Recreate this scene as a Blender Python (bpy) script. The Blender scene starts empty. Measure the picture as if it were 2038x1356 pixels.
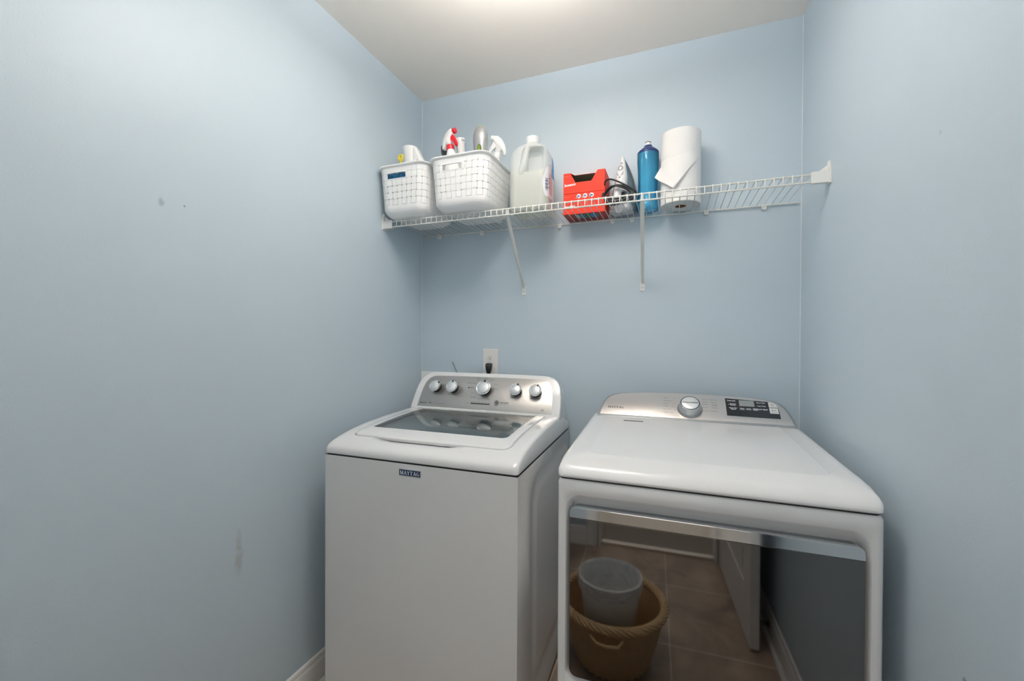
import bpy, bmesh, math, random
from math import sin, cos, pi, radians, sqrt
from mathutils import Vector, Matrix
random.seed(4)
S = bpy.context.scene
COL = S.collection

# ---------------------------------------------------------------- camera
F_PX = 838.2848
YAW, PITCH, ROLL = radians(20.9624), radians(-.4658), radians(.2751)
fwd = Vector((-sin(YAW)*cos(PITCH), cos(YAW)*cos(PITCH), sin(PITCH)))
rt = Vector((cos(YAW), sin(YAW), 0)); up = rt.cross(fwd)
RT = rt*cos(ROLL) + up*sin(ROLL); UP = -rt*sin(ROLL) + up*cos(ROLL)
cam = bpy.data.cameras.new('camera'); co = bpy.data.objects.new('camera', cam); COL.objects.link(co)
cam.sensor_width = 36; cam.lens = F_PX*36/2038; cam.clip_start = .02
mw = Matrix((RT, UP, -fwd)).transposed().to_4x4(); mw.translation = Vector((1.2205, -1.8739, 1.2812))
co.matrix_world = mw
S.camera = co

# ---------------------------------------------------------------- light and exposure
S.view_settings.view_transform = 'Standard'; S.view_settings.look = 'None'
S.view_settings.exposure = 0.0; S.view_settings.gamma = 1; S.view_settings.use_curve_mapping = False
w = bpy.data.worlds.new('world'); S.world = w; w.use_nodes = True
w.node_tree.nodes['Background'].inputs[0].default_value = (.9, .92, 1, 1)
w.node_tree.nodes['Background'].inputs[1].default_value = .3
CEIL_UP = 150.0            # the open top of the bowl, which lights the ceiling
CEIL_EMIT = 20.5          # strength of the flush ceiling light's diffuser
CEIL_COL = (1, .955, .90)
HALL_EMIT = 8.0
LX, LY = .84, -.92
la = bpy.data.lights.new('hall_fill', 'AREA'); la.shape = 'RECTANGLE'; la.size = 1.5; la.size_y = 1.9; la.energy = 9; la.color = (1, .97, .93)
lo_ = bpy.data.objects.new('hall_fill', la); COL.objects.link(lo_); lo_.location = (1.15, -3.6, 1.35); lo_.rotation_euler = (radians(90), 0, 0)  # added fill lamp, no window there; brightens the appliance fronts through the doorway
lb = bpy.data.lights.new('bounce_flash', 'AREA'); lb.shape = 'DISK'; lb.size = .30; lb.energy = 6; lb.color = (1, .97, .93)
lbo = bpy.data.objects.new('bounce_flash', lb); COL.objects.link(lbo); lbo.location = (1.15, -1.98, 1.72); lbo.rotation_euler = (radians(180), 0, 0)   # the photographer's flash, thrown up at the ceiling behind the camera
try:
    S.cycles.max_bounces = 14; S.cycles.diffuse_bounces = 8; S.cycles.transparent_max_bounces = 16
except Exception: pass

# ---------------------------------------------------------------- materials
def mat(name, col=(.8,.8,.8), rough=.5, metal=0, spec=.5, coat=0, bump=None, emit=None, sub=0, ior=None, aniso=0, trans=0):
    m = bpy.data.materials.new(name); m.use_nodes = True
    nt = m.node_tree; b = nt.nodes['Principled BSDF']
    b.inputs['Base Color'].default_value = (*col, 1); b.inputs['Roughness'].default_value = rough
    b.inputs['Metallic'].default_value = metal; b.inputs['Specular IOR Level'].default_value = spec
    b.inputs['Coat Weight'].default_value = coat; b.inputs['Coat Roughness'].default_value = .05
    b.inputs['Transmission Weight'].default_value = trans
    if ior: b.inputs['IOR'].default_value = ior
    if emit: b.inputs['Emission Color'].default_value = (*emit[0], 1); b.inputs['Emission Strength'].default_value = emit[1]
    if bump:
        sc, st, dist = bump
        tc = nt.nodes.new('ShaderNodeTexCoord'); n = nt.nodes.new('ShaderNodeTexNoise'); bp = nt.nodes.new('ShaderNodeBump')
        n.inputs['Scale'].default_value = sc; n.inputs['Detail'].default_value = 3
        bp.inputs['Strength'].default_value = st; bp.inputs['Distance'].default_value = dist
        nt.links.new(tc.outputs['Object'], n.inputs['Vector']); nt.links.new(n.outputs['Fac'], bp.inputs['Height'])
        nt.links.new(bp.outputs['Normal'], b.inputs['Normal'])
    return m

def N(nt, t, **kw):
    n = nt.nodes.new(t)
    for k, v in kw.items():
        if hasattr(n, k): setattr(n, k, v)
        else: n.inputs[k].default_value = v
    return n

WALLC = (.53, .622, .695)
def wall_paint(name, spots=()):
    """blue eggshell paint, orange-peel bump, a few scuffs at fixed places on the wall"""
    m = mat(name, WALLC, .42, spec=.42, bump=(260, .12, .002))
    nt = m.node_tree; b = nt.nodes['Principled BSDF']
    tc = N(nt, 'ShaderNodeTexCoord'); prev = None
    nz = N(nt, 'ShaderNodeTexNoise'); nz.inputs['Scale'].default_value = 1.7
    nt.links.new(tc.outputs['Object'], nz.inputs['Vector'])
    cr = N(nt, 'ShaderNodeMix', data_type='RGBA')
    cr.inputs['A'].default_value = (*[c*.985 for c in WALLC], 1); cr.inputs['B'].default_value = (*[c*1.015 for c in WALLC], 1)
    nt.links.new(nz.outputs['Fac'], cr.inputs['Factor']); prev = cr.outputs['Result']
    for (c, r, colr, amt) in spots:
        vs = N(nt, 'ShaderNodeVectorMath', operation='SUBTRACT'); vs.inputs[1].default_value = c
        nt.links.new(tc.outputs['Object'], vs.inputs[0])
        vd = N(nt, 'ShaderNodeVectorMath', operation='DIVIDE'); vd.inputs[1].default_value = r
        nt.links.new(vs.outputs[0], vd.inputs[0])
        ln = N(nt, 'ShaderNodeVectorMath', operation='LENGTH'); nt.links.new(vd.outputs[0], ln.inputs[0])
        n2 = N(nt, 'ShaderNodeTexNoise'); n2.inputs['Scale'].default_value = 60; n2.inputs['Detail'].default_value = 4
        nt.links.new(tc.outputs['Object'], n2.inputs['Vector'])
        ad = N(nt, 'ShaderNodeMath', operation='MULTIPLY_ADD'); ad.inputs[1].default_value = 1.6; ad.inputs[2].default_value = -.8
        nt.links.new(n2.outputs['Fac'], ad.inputs[0])
        a2 = N(nt, 'ShaderNodeMath', operation='ADD'); nt.links.new(ln.outputs['Value'], a2.inputs[0]); nt.links.new(ad.outputs[0], a2.inputs[1])
        mr = N(nt, 'ShaderNodeMapRange'); mr.inputs['From Min'].default_value = .35; mr.inputs['From Max'].default_value = 1
        mr.inputs['To Min'].default_value = amt; mr.inputs['To Max'].default_value = 0
        nt.links.new(a2.outputs[0], mr.inputs['Value'])
        mx = N(nt, 'ShaderNodeMix', data_type='RGBA'); mx.inputs['B'].default_value = (*colr, 1)
        nt.links.new(prev, mx.inputs['A']); nt.links.new(mr.outputs['Result'], mx.inputs['Factor']); prev = mx.outputs['Result']
    nt.links.new(prev, b.inputs['Base Color'])
    return m

def floor_vinyl():
    m = mat('floor_vinyl', (.3,.22,.16), .38, spec=.4)
    nt = m.node_tree; b = nt.nodes['Principled BSDF']; tc = N(nt, 'ShaderNodeTexCoord')
    mp = N(nt, 'ShaderNodeMapping'); mp.inputs['Location'].default_value = (-.35, .26, 0); nt.links.new(tc.outputs['Object'], mp.inputs['Vector'])
    br = N(nt, 'ShaderNodeTexBrick', offset=0.0); br.inputs['Scale'].default_value = 1
    br.inputs['Brick Width'].default_value = .45; br.inputs['Row Height'].default_value = .45
    br.inputs['Mortar Size'].default_value = .003; br.inputs['Mortar Smooth'].default_value = .2
    br.inputs['Color1'].default_value = (.40,.31,.24,1); br.inputs['Color2'].default_value = (.35,.27,.21,1); br.inputs['Mortar'].default_value = (.62,.54,.46,1)
    nt.links.new(mp.outputs[0], br.inputs['Vector'])
    nz = N(nt, 'ShaderNodeTexNoise'); nz.inputs['Scale'].default_value = 5; nz.inputs['Detail'].default_value = 8; nz.inputs['Distortion'].default_value = .8
    nt.links.new(tc.outputs['Object'], nz.inputs['Vector'])
    mr = N(nt, 'ShaderNodeMapRange'); mr.inputs['To Min'].default_value = .55; mr.inputs['To Max'].default_value = 1.45; mr.inputs['From Min'].default_value = .25; mr.inputs['From Max'].default_value = .75
    nt.links.new(nz.outputs['Fac'], mr.inputs['Value'])
    mx = N(nt, 'ShaderNodeMix', data_type='RGBA', blend_type='MULTIPLY'); mx.inputs['Factor'].default_value = 1
    nt.links.new(br.outputs['Color'], mx.inputs['A']); nt.links.new(mr.outputs['Result'], mx.inputs['B'])
    nt.links.new(mx.outputs['Result'], b.inputs['Base Color'])
    return m

def clear_glass(name, tint, ior=1.5, rough=0.0, add=0.0):
    m = bpy.data.materials.new(name); m.use_nodes = True; nt = m.node_tree; nt.nodes.clear()
    out = N(nt, 'ShaderNodeOutputMaterial'); tr = N(nt, 'ShaderNodeBsdfTransparent'); gl = N(nt, 'ShaderNodeBsdfGlossy'); fr = N(nt, 'ShaderNodeFresnel'); mx = N(nt, 'ShaderNodeMixShader')
    tr.inputs[0].default_value = (*tint, 1); gl.inputs['Roughness'].default_value = rough; fr.inputs['IOR'].default_value = ior
    nt.links.new(fr.outputs[0], mx.inputs[0]); nt.links.new(tr.outputs[0], mx.inputs[1]); nt.links.new(gl.outputs[0], mx.inputs[2]); nt.links.new(mx.outputs[0], out.inputs[0])
    return m

def see_through(name, col, alpha, rough=.3, spec=.5, bump=None):
    m = mat(name, col, rough, spec=spec, bump=bump); m.node_tree.nodes['Principled BSDF'].inputs['Alpha'].default_value = alpha
    return m

def brushed(name, col, rough, sx, sz):
    m = mat(name, col, rough, metal=.85, spec=.5)
    nt = m.node_tree; b = nt.nodes['Principled BSDF']; tc = N(nt, 'ShaderNodeTexCoord'); mp = N(nt, 'ShaderNodeMapping')
    mp.inputs['Scale'].default_value = (sx, sz, sz); nz = N(nt, 'ShaderNodeTexNoise'); nz.inputs['Scale'].default_value = 1; nz.inputs['Detail'].default_value = 2
    bp = N(nt, 'ShaderNodeBump'); bp.inputs['Strength'].default_value = .15; bp.inputs['Distance'].default_value = .0005
    nt.links.new(tc.outputs['Object'], mp.inputs[0]); nt.links.new(mp.outputs[0], nz.inputs['Vector']); nt.links.new(nz.outputs['Fac'], bp.inputs['Height']); nt.links.new(bp.outputs[0], b.inputs['Normal'])
    return m

def weave_plastic():
    """white moulded plastic with a basket weave: raised strips and small square through-holes at their crossings"""
    m = mat('weave_plastic', (.91,.91,.905), .38, spec=.45)
    nt = m.node_tree; b = nt.nodes['Principled BSDF']; uv = N(nt, 'ShaderNodeUVMap'); sp = N(nt, 'ShaderNodeSeparateXYZ')
    nt.links.new(uv.outputs[0], sp.inputs[0])
    def M(op, a, b_=None, c=None):
        n = N(nt, 'ShaderNodeMath', operation=op)
        for i, v in enumerate((a, b_, c)):
            if v is None: continue
            if isinstance(v, (int, float)): n.inputs[i].default_value = v
            else: nt.links.new(v, n.inputs[i])
        return n.outputs[0]
    U, V = sp.outputs[0], sp.outputs[1]           # one unit = one cell
    fu = M('ABSOLUTE', M('SUBTRACT', M('FRACT', M('ADD', U, .5)), .5)); fv = M('ABSOLUTE', M('SUBTRACT', M('FRACT', M('ADD', V, .5)), .5))
    inband = M('MULTIPLY', M('GREATER_THAN', V, .6), M('LESS_THAN', V, 5.4))
    hole = M('MULTIPLY', M('MULTIPLY', M('LESS_THAN', fu, .105), M('LESS_THAN', fv, .09)), inband)
    al = M('SUBTRACT', 1.0, hole); nt.links.new(al, b.inputs['Alpha'])
    par = M('MODULO', M('ADD', M('FLOOR', U), M('ADD', M('FLOOR', V), 40.0)), 2.0)
    gu = M('SUBTRACT', 1.0, M('SMOOTH_MIN', M('MULTIPLY', fu, 14.0), 1.0, .2)); gv = M('SUBTRACT', 1.0, M('SMOOTH_MIN', M('MULTIPLY', fv, 14.0), 1.0, .2))
    h = M('ADD', M('MULTIPLY', gu, M('SUBTRACT', 1.0, par)), M('MULTIPLY', gv, par))
    h = M('MULTIPLY', M('MULTIPLY', h, -1.0), M('MULTIPLY', M('GREATER_THAN', V, .0), M('LESS_THAN', V, 5.4)))
    rib = M('MULTIPLY', M('SINE', M('MULTIPLY', U, 50.0)), .05)
    bp = N(nt, 'ShaderNodeBump'); bp.inputs['Strength'].default_value = 1.0; bp.inputs['Distance'].default_value = .0013
    nt.links.new(M('ADD', h, rib), bp.inputs['Height']); nt.links.new(bp.outputs[0], b.inputs['Normal'])
    return m

PAINT_L = wall_paint('blue_wall_paint_left', [((0,-.985,.60), (.05,.016,.05), (.30,.25,.2), .35), ((0,-.985,.66), (.05,.012,.04), (.33,.30,.27), .3),
                                              ((0,-1.19,1.62), (.05,.010,.013), (.25,.33,.38), .6), ((0,-1.135,1.626), (.05,.0035,.0035), (.16,.2,.24), .8)])
PAINT_R = wall_paint('blue_wall_paint_right', [((1.668,-.975,.72), (.05,.010,.010), (.16,.22,.27), .8), ((1.668,-.885,1.655), (.05,.005,.005), (.25,.33,.38), .5)])
PAINT = wall_paint('blue_wall_paint')
CEILP = mat('ceiling_paint', (.90,.85,.79), .75, spec=.2, bump=(180, .1, .002))
TRIM = mat('trim_gloss_white', (.80,.79,.77), .3, spec=.5)
FLOORV = floor_vinyl()
CARPET = mat('beige_carpet', (.44,.41,.37), .95, spec=.1, bump=(400, .8, .006))
HALLW = mat('hall_wall_paint', (.62,.57,.50), .6, spec=.3)
ENAM = mat('white_enamel', (.78,.78,.785), .16, spec=.5, coat=.3)
ENAMF = mat('white_enamel_textured', (.74,.74,.745), .22, spec=.45, bump=(900, .12, .0006))
GAP = mat('dark_gap', (.03,.03,.03), .7)
PLAST = mat('white_plastic', (.82,.82,.80), .35)
PLASTG = mat('grey_plastic', (.33,.34,.35), .4)
SILVER = brushed('brushed_silver', (.54,.52,.50), .36, 3, 900)
SILVERD = brushed('brushed_silver_dryer', (.72,.68,.66), .34, 3, 900)
STEELB = mat('grey_steel_edge', (.38,.40,.41), .35, metal=.8)
CHROME = mat('chrome', (.86,.87,.88), .06, metal=1)
CHROMED = mat('chrome_dryer_handle', (.80,.82,.84), .07, metal=1)
KFACE = mat('knob_face', (.80,.81,.82), .42, metal=.7, bump=(700, .25, .001))
BLACK = mat('black_plastic', (.012,.014,.016), .35)
INK = mat('black_print', (.03,.03,.035), .5)
INKG = mat('grey_print', (.16,.155,.15), .5)
WHITEINK = mat('white_print', (.80,.82,.84), .5)
NAVY = mat('navy_badge', (.006,.022,.075), .45, spec=.3)
LIDG = clear_glass('lid_glass', (.80,.86,.88), 2.1)
DOORG = mat('dark_door_glass', (.205,.20,.198), .035, metal=1)
TUBW = mat('tub_white', (.62,.68,.70), .3)
BASKETM = mat('wash_basket_metal', (.38,.45,.50), .38, metal=.6)
LCD = mat('lcd', (.26,.29,.29), .2)
PANELB = mat('black_glass_panel', (.012,.013,.02), .12, coat=.4)
KEYW = mat('silver_keys', (.62,.63,.63), .35)
WIRE = mat('white_wire_coating', (.74,.74,.70), .38)
WEAVE = weave_plastic()
BINW = mat('bin_plastic', (.91,.91,.905), .36, spec=.45)
JUG = see_through('jug_translucent', (.80,.83,.82), .50, .32)
LIQ = see_through('jug_liquid', (.74,.76,.62), .60, .2)
JUGW = mat('jug_white', (.84,.84,.84), .35)
BLUEL = mat('label_blue', (.015,.21,.52), .4)
LABW = mat('label_white', (.78,.78,.82), .45)
BARC = mat('label_bars', (.05,.06,.12), .5)
PINK = mat('label_pink_print', (.72,.38,.36), .5)
CYAN = mat('label_cyan', (.12,.5,.72), .4)
RED = mat('box_red', (.80,.040,.016), .5, spec=.25)
REDD = mat('box_dark_red', (.30,.02,.02), .5)
CARDG = mat('card_inside_grey', (.25,.26,.21), .8)
PALER = mat('pale_red_print', (.9,.45,.38), .5)
BOXW = mat('box_white_print', (.85,.84,.83), .5)
BOXB = mat('box_blue_print', (.03,.07,.33), .5)
TEAL = mat('box_teal_print', (.03,.20,.27), .5)
GREEN = mat('box_green_print', (.02,.13,.05), .5)
IRONW = mat('iron_white', (.80,.80,.81), .3)
IRONG = mat('iron_grey_blue', (.09,.13,.15), .5)
IRONL = mat('iron_light_grey', (.45,.47,.5), .3)
IRONM = mat('iron_soleplate', (.55,.57,.6), .2, metal=1)
CORD = mat('black_cord', (.012,.012,.013), .4)
BBLUE = clear_glass('bottle_blue', (.66,.93,1.0), 1.38, .03)
BBLUE2 = see_through('bottle_blue_solid', (.22,.72,1.0), .46, .15)
NAVYC = mat('navy_cap', (.012,.03,.14), .35)
TOWEL = mat('paper_towel', (.86,.85,.84), .9, spec=.1, bump=(220, .35, .002))
TOWELE = mat('paper_towel_end', (.60,.62,.62), .95, spec=.05, bump=(500, .5, .001))
CORE = mat('cardboard_core', (.28,.16,.09), .9)
REDP = mat('red_plastic', (.72,.012,.03), .3)
GREYP = mat('silver_grey_plastic', (.38,.39,.40), .3, metal=.35)
LIME = mat('lime_plastic', (.42,.62,.08), .35)
DGREEN = mat('dark_green_window', (.06,.14,.01), .3)
YELLOW = mat('yellow_plastic', (.80,.66,.05), .4)
BLUEP = mat('blue_packet', (.02,.20,.42), .3, bump=(90, .8, .01))
WICKER = mat('wicker', (.70,.47,.25), .6, bump=(120, .7, .004))
WICKD = mat('wicker_dark', (.24,.13,.06), .65, bump=(120, .7, .004))
BINLIN = mat('waste_bin_plastic', (.85,.85,.82), .45)
LINER = see_through('bag_liner', (.85,.86,.86), .75, .3, bump=(40, .9, .01))
SHADE = mat('light_diffuser', (.9,.9,.9), .5, emit=(CEIL_COL, CEIL_EMIT))
SHADET = mat('light_bowl_inside', (.9,.9,.9), .5, emit=(CEIL_COL, CEIL_UP))
SHADE2 = mat('hall_light_diffuser', (.9,.9,.9), .5, emit=((1,.93,.84), HALL_EMIT))
NICKEL = mat('brushed_nickel', (.6,.58,.55), .3, metal=1)
BRONZE = mat('dark_knob', (.03,.028,.026), .35, metal=.6)

# ---------------------------------------------------------------- mesh helpers
class MB:
    def __init__(s): s.v = []; s.f = []; s.mi = []; s.uv = {}
    def add(s, vs, fs, m=0):
        o = len(s.v); s.v += [tuple(p) for p in vs]
        for f in fs: s.f.append(tuple(i+o for i in f)); s.mi.append(m)
        return s
    def box(s, a, b, m=0):
        x0,y0,z0 = a; x1,y1,z1 = b
        return s.add([(x0,y0,z0),(x1,y0,z0),(x1,y1,z0),(x0,y1,z0),(x0,y0,z1),(x1,y0,z1),(x1,y1,z1),(x0,y1,z1)],
                     [(0,3,2,1),(4,5,6,7),(0,1,5,4),(1,2,6,5),(2,3,7,6),(3,0,4,7)], m)
    def loft(s, rings, cap0=True, cap1=True, closed=True, m=0):
        n = len(rings[0]); vs = [p for r in rings for p in r]; fs = []
        for i in range(len(rings)-1):
            for j in range(n if closed else n-1):
                k = (j+1) % n
                fs.append((i*n+j, i*n+k, (i+1)*n+k, (i+1)*n+j))
        if cap0: fs.append(tuple(range(n-1, -1, -1)))
        if cap1: fs.append(tuple(range((len(rings)-1)*n, len(rings)*n)))
        return s.add(vs, fs, m)
    def lathe(s, prof, n=32, fr=None, cap0=True, cap1=True, m=0):
        """prof: list of (r, h); fr maps (x, y, h) to a point"""
        fr = fr or (lambda x, y, z: (x, y, z))
        rings = [[fr(r*cos(2*pi*j/n), r*sin(2*pi*j/n), h) for j in range(n)] for r, h in prof]
        return s.loft(rings, cap0, cap1, True, m)
    def tube(s, pts, r, n=8, closed=False, caps=True, m=0):
        pts = [Vector(p) for p in pts]; L = len(pts); rings = []
        rr = r if isinstance(r, (list, tuple)) else [r]*L
        ref = None
        for i, p in enumerate(pts):
            a = pts[(i-1) % L] if (closed or i > 0) else p; b = pts[(i+1) % L] if (closed or i < L-1) else p
            t = (b-a).normalized()
            if ref is None:
                ref = t.orthogonal().normalized()
            ref = (ref - t*ref.dot(t)).normalized(); bi = t.cross(ref)
            rings.append([p + ref*(rr[i]*cos(2*pi*j/n)) + bi*(rr[i]*sin(2*pi*j/n)) for j in range(n)])
        if closed: rings.append(rings[0]); return s.loft(rings, False, False, True, m)
        return s.loft(rings, caps, caps, True, m)
    def prism(s, poly, fr, h0, h1, m=0, bev=0):
        """poly: (x, y) outline counter-clockwise; extruded along the third axis of fr"""
        r0 = [fr(x, y, h0) for x, y in poly]
        if bev:
            cx = sum(p[0] for p in poly)/len(poly); cy = sum(p[1] for p in poly)/len(poly)
            ins = offset(poly, bev)
            return s.loft([r0, [fr(x, y, h1-bev) for x, y in poly], [fr(x, y, h1-bev*.3) for x, y in offset(poly, bev*.3)], [fr(x, y, h1) for x, y in ins]], m=m)
        return s.loft([r0, [fr(x, y, h1) for x, y in poly]], m=m)
    def build(s, name, m, parent=None, smooth=35, bevel=None, solid=None, uvs=None, sub=0):
        me = bpy.data.meshes.new(name); me.from_pydata(s.v, [], s.f); me.update()
        ms = m if isinstance(m, (list, tuple)) else [m]
        for q in ms: me.materials.append(q)
        for i, p in enumerate(me.polygons): p.material_index = s.mi[i]; p.use_smooth = bool(smooth)
        bm = bmesh.new(); bm.from_mesh(me); bmesh.ops.recalc_face_normals(bm, faces=bm.faces); bm.to_mesh(me); bm.free()
        if smooth: me.set_sharp_from_angle(angle=radians(smooth))
        o = bpy.data.objects.new(name, me); COL.objects.link(o)
        if parent is not None:
            r = parent
            while r.parent is not None: r = r.parent
            off = Vector(r.get('_off', (0,0,0)))
            if off.length: me.transform(Matrix.Translation(-off))
            o.parent = parent
        if bevel:
            b = o.modifiers.new('bevel', 'BEVEL'); b.width = bevel; b.segments = 3; b.limit_method = 'ANGLE'; b.angle_limit = radians(50); b.harden_normals = False
        if solid: q = o.modifiers.new('solid', 'SOLIDIFY'); q.thickness = solid; q.offset = -1
        if sub: q = o.modifiers.new('sub', 'SUBSURF'); q.levels = sub; q.render_levels = sub
        return o

def offset(poly, d):
    n = len(poly); out = []
    for i in range(n):
        a = Vector(poly[i-1]); b = Vector(poly[i]); c = Vector(poly[(i+1) % n])
        e1 = (b-a); e2 = (c-b)
        if e1.length < 1e-9 or e2.length < 1e-9: out.append(tuple(b)); continue
        e1.normalize(); e2.normalize(); n1 = Vector((-e1.y, e1.x)); n2 = Vector((-e2.y, e2.x)); k = n1+n2
        if k.length < 1e-6: out.append(tuple(b)); continue
        k.normalize(); out.append(tuple(b + k*(d/max(.4, k.dot(n1)))))
    return out

def rrect(x0, x1, y0, y1, r=.01, nc=5, ns=1):
    """rounded rectangle, counter-clockwise; r may be (bl, br, tr, tl); ns points along each straight"""
    if not isinstance(r, (tuple, list)): r = (r,)*4
    C = [(x0+r[0], y0+r[0], pi, r[0]), (x1-r[1], y0+r[1], 1.5*pi, r[1]), (x1-r[2], y1-r[2], 0, r[2]), (x0+r[3], y1-r[3], .5*pi, r[3])]
    out = []
    for i, (cx, cy, a0, rr) in enumerate(C):
        arc = [(cx+rr*cos(a0+pi/2*k/nc), cy+rr*sin(a0+pi/2*k/nc)) for k in range(nc+1)]
        out += arc
        nx = C[(i+1) % 4]; b = (nx[0]+nx[3]*cos(nx[2]), nx[1]+nx[3]*sin(nx[2])); a = arc[-1]
        out += [(a[0]+(b[0]-a[0])*k/ns, a[1]+(b[1]-a[1])*k/ns) for k in range(1, ns)]
    return out

def interp(tab, x):
    if x <= tab[0][0]: return tab[0][1]
    for (a, b), (c, d) in zip(tab, tab[1:]):
        if x <= c: return b+(d-b)*(x-a)/(c-a)
    return tab[-1][1]

def tag(o, label, cat, group=None):
    o['label'] = label; o['category'] = cat
    if group: o['group'] = group
    return o
def thing(name, label, cat, loc=(0,0,0), rz=0, group=None, off=(0,0,0), scale=1):
    o = bpy.data.objects.new(name, None); COL.objects.link(o); o.location = loc; o.rotation_euler = (0,0,rz); o.empty_display_size = .05
    if any(off): o['_off'] = off
    return tag(o, label, cat, group)
def struct(o): o['kind'] = 'structure'; return o

# lettering ---------------------------------------------------------
_tx = {}
def glyphs(txt):
    if txt not in _tx:
        cu = bpy.data.curves.new('t', 'FONT'); cu.body = txt; cu.size = 1; cu.resolution_u = 3
        ob = bpy.data.objects.new('t', cu); COL.objects.link(ob); bpy.context.view_layer.update()
        me = bpy.data.meshes.new_from_object(ob)
        vs = [(v.co.x, v.co.y) for v in me.vertices]; fs = [tuple(p.vertices) for p in me.polygons]
        bpy.data.objects.remove(ob); bpy.data.curves.remove(cu); bpy.data.meshes.remove(me)
        if vs:
            x0 = min(v[0] for v in vs); x1 = max(v[0] for v in vs)
        else: x0 = x1 = 0
        _tx[txt] = ([(v[0]-x0, v[1]) for v in vs], fs, x1-x0)
    return _tx[txt]
def text(mb, txt, fr, x, y, h, width=None, align='l', m=0, lift=.0006, bold=0, slant=0):
    """h = cap height in metres; width squeezes the line to that length"""
    vs, fs, W = glyphs(txt)
    if not vs: return
    sy = h/.70; sx = (width/W) if width else sy
    x0 = x - (0 if align == 'l' else W*sx/2 if align == 'c' else W*sx)
    for kk, dx in enumerate([0] if not bold else [-bold, bold, 0]):
        mb.add([fr(x0+(a+slant*b)*sx+dx, y+b*sy, lift+kk*.00006) for a, b in vs], fs, m)
def slab(mb, txt, fr, x, y, h, width, m=0, lift=.0006):
    """slab-serif capitals drawn from strokes"""
    def st(x0,y0,x1,y1,w): return [(x0-w/2,y0),(x0+w/2,y0),(x1+w/2,y1),(x1-w/2,y1)]
    def sf(c, y, w=.36): return [(c-w/2,y),(c+w/2,y),(c+w/2,y+.09),(c-w/2,y+.09)]
    G = {'M': (1.05, [st(.15,0,.15,1,.10), st(.86,0,.86,1,.22), st(.50,.05,.18,1,.20), st(.52,.05,.84,1,.09), sf(.16,0,.30), sf(.86,0,.38), sf(.14,.91,.28), sf(.88,.91,.34)]),
         'A': (.90, [st(.18,0,.44,1,.09), st(.76,0,.47,1,.23), [(.25,.28),(.68,.28),(.66,.38),(.27,.38)], sf(.16,0,.30), sf(.76,0,.36)]),
         'Y': (.88, [st(.46,.0,.46,.48,.22), st(.44,.45,.20,1,.21), st(.49,.45,.72,1,.09), sf(.46,0,.40), sf(.19,.91,.34), sf(.73,.91,.28)]),
         'T': (.86, [st(.43,0,.43,1,.22), sf(.43,0,.40), [(.05,.90),(.81,.90),(.81,1),(.05,1)], [(.05,.72),(.11,.72),(.13,.9),(.05,.9)], [(.75,.72),(.81,.72),(.81,.9),(.73,.9)]]),
         'G': (.92, [])}
    gp = []
    for k in range(22):
        a0 = radians(40+k*12.2); a1 = radians(40+(k+1)*12.2)
        def w(a): return .09+.13*abs(cos(a))**1.5
        gp.append([(.46+.40*cos(a0), .5+.5*sin(a0)), (.46+.40*cos(a1), .5+.5*sin(a1)), (.46+(.40-w(a1))*cos(a1), .5+(.5-.09)*sin(a1)), (.46+(.40-w(a0))*cos(a0), .5+(.5-.09)*sin(a0))])
    gp += [[(.60,.06),(.80,.06),(.80,.45),(.60,.45)], [(.50,.38),(.90,.38),(.90,.47),(.50,.47)]]
    G['G'] = (.92, gp)
    W = sum(G[c][0] for c in txt); s = width/W; cx = x
    for c in txt:
        for q in G[c][1]:
            mb.add([fr(cx+a*s, y+b*h, lift) for a, b in q], [tuple(range(len(q)))], m)
        cx += G[c][0]*s

# ================================================================ the room
W, H, YF, HD = 1.668, 2.4958, -2.36, 2.03
DX0, DX1 = .865, 1.53          # door opening in the front wall
t = .12
struct(MB().box((-t-.5,-3.75,-.05), (W+t+.9,t,0)).build('floor', FLOORV, smooth=0))
struct(MB().box((-t,YF-t,H), (W+t,t,H+.05)).build('ceiling', CEILP, smooth=0))
struct(MB().box((-t,YF-t,0), (0,t,H)).build('wall_left', PAINT_L, smooth=0))
struct(MB().box((W,YF-t,0), (W+t,t,H)).build('wall_right', PAINT_R, smooth=0))
struct(MB().box((0,0,0), (W,t,H)).build('wall_back', PAINT, smooth=0))
q = MB().box((0,YF-t,0), (DX0,YF,H)).box((DX1,YF-t,0), (W,YF,H)).box((DX0,YF-t,HD), (DX1,YF,H))
struct(q.build('wall_front', PAINT, smooth=0))
# hall beyond the doorway
q = MB().box((-.6,-3.75,0), (W+.9,-3.65,H)).box((-.6,-3.65,0), (-.5,YF-t,H)).box((W+.8,-3.65,0), (W+.9,YF-t,H)).box((-.5,YF-t-.01,0), (DX0-.09,YF-t,H)).box((DX1+.09,YF-t-.01,0), (W+.8,YF-t,H)).box((DX0-.09,YF-t-.01,HD+.09), (DX1+.09,YF-t,H))
struct(q.build('wall_hall', HALLW, smooth=0))
struct(MB().box((-.6,-3.75,H), (W+.9,YF-t,H+.05)).build('ceiling_hall', CEILP, smooth=0))
struct(MB().box((-.5,-3.65,0), (W+.8,-2.42,.012)).build('floor_hall_carpet', CARPET, smooth=0))
struct(MB().box((DX0+.012,-2.435,.0), (DX1-.012,-2.40,.014)).build('trim_1', mat('threshold_metal', (.75,.72,.65), .3, metal=.8), smooth=0, bevel=.003))
BBP = [(0,0),(.016,0),(.016,.012),(.013,.018),(.013,.080),(.011,.088),(.0085,.092),(.0085,.099),(.006,.106),(.002,.110),(0,.110)]
def baseboard(name, a, b, nx, ny):
    # profile swept from a to b, (nx, ny) points into the room
    mb = MB().loft([[(p[0]+nx*d, p[1]+ny*d, z) for d, z in BBP] for p in (a, b)])
    return struct(mb.build(name, TRIM, smooth=25))
baseboard('baseboard_left', (0,YF), (0,0), 1, 0)
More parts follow.
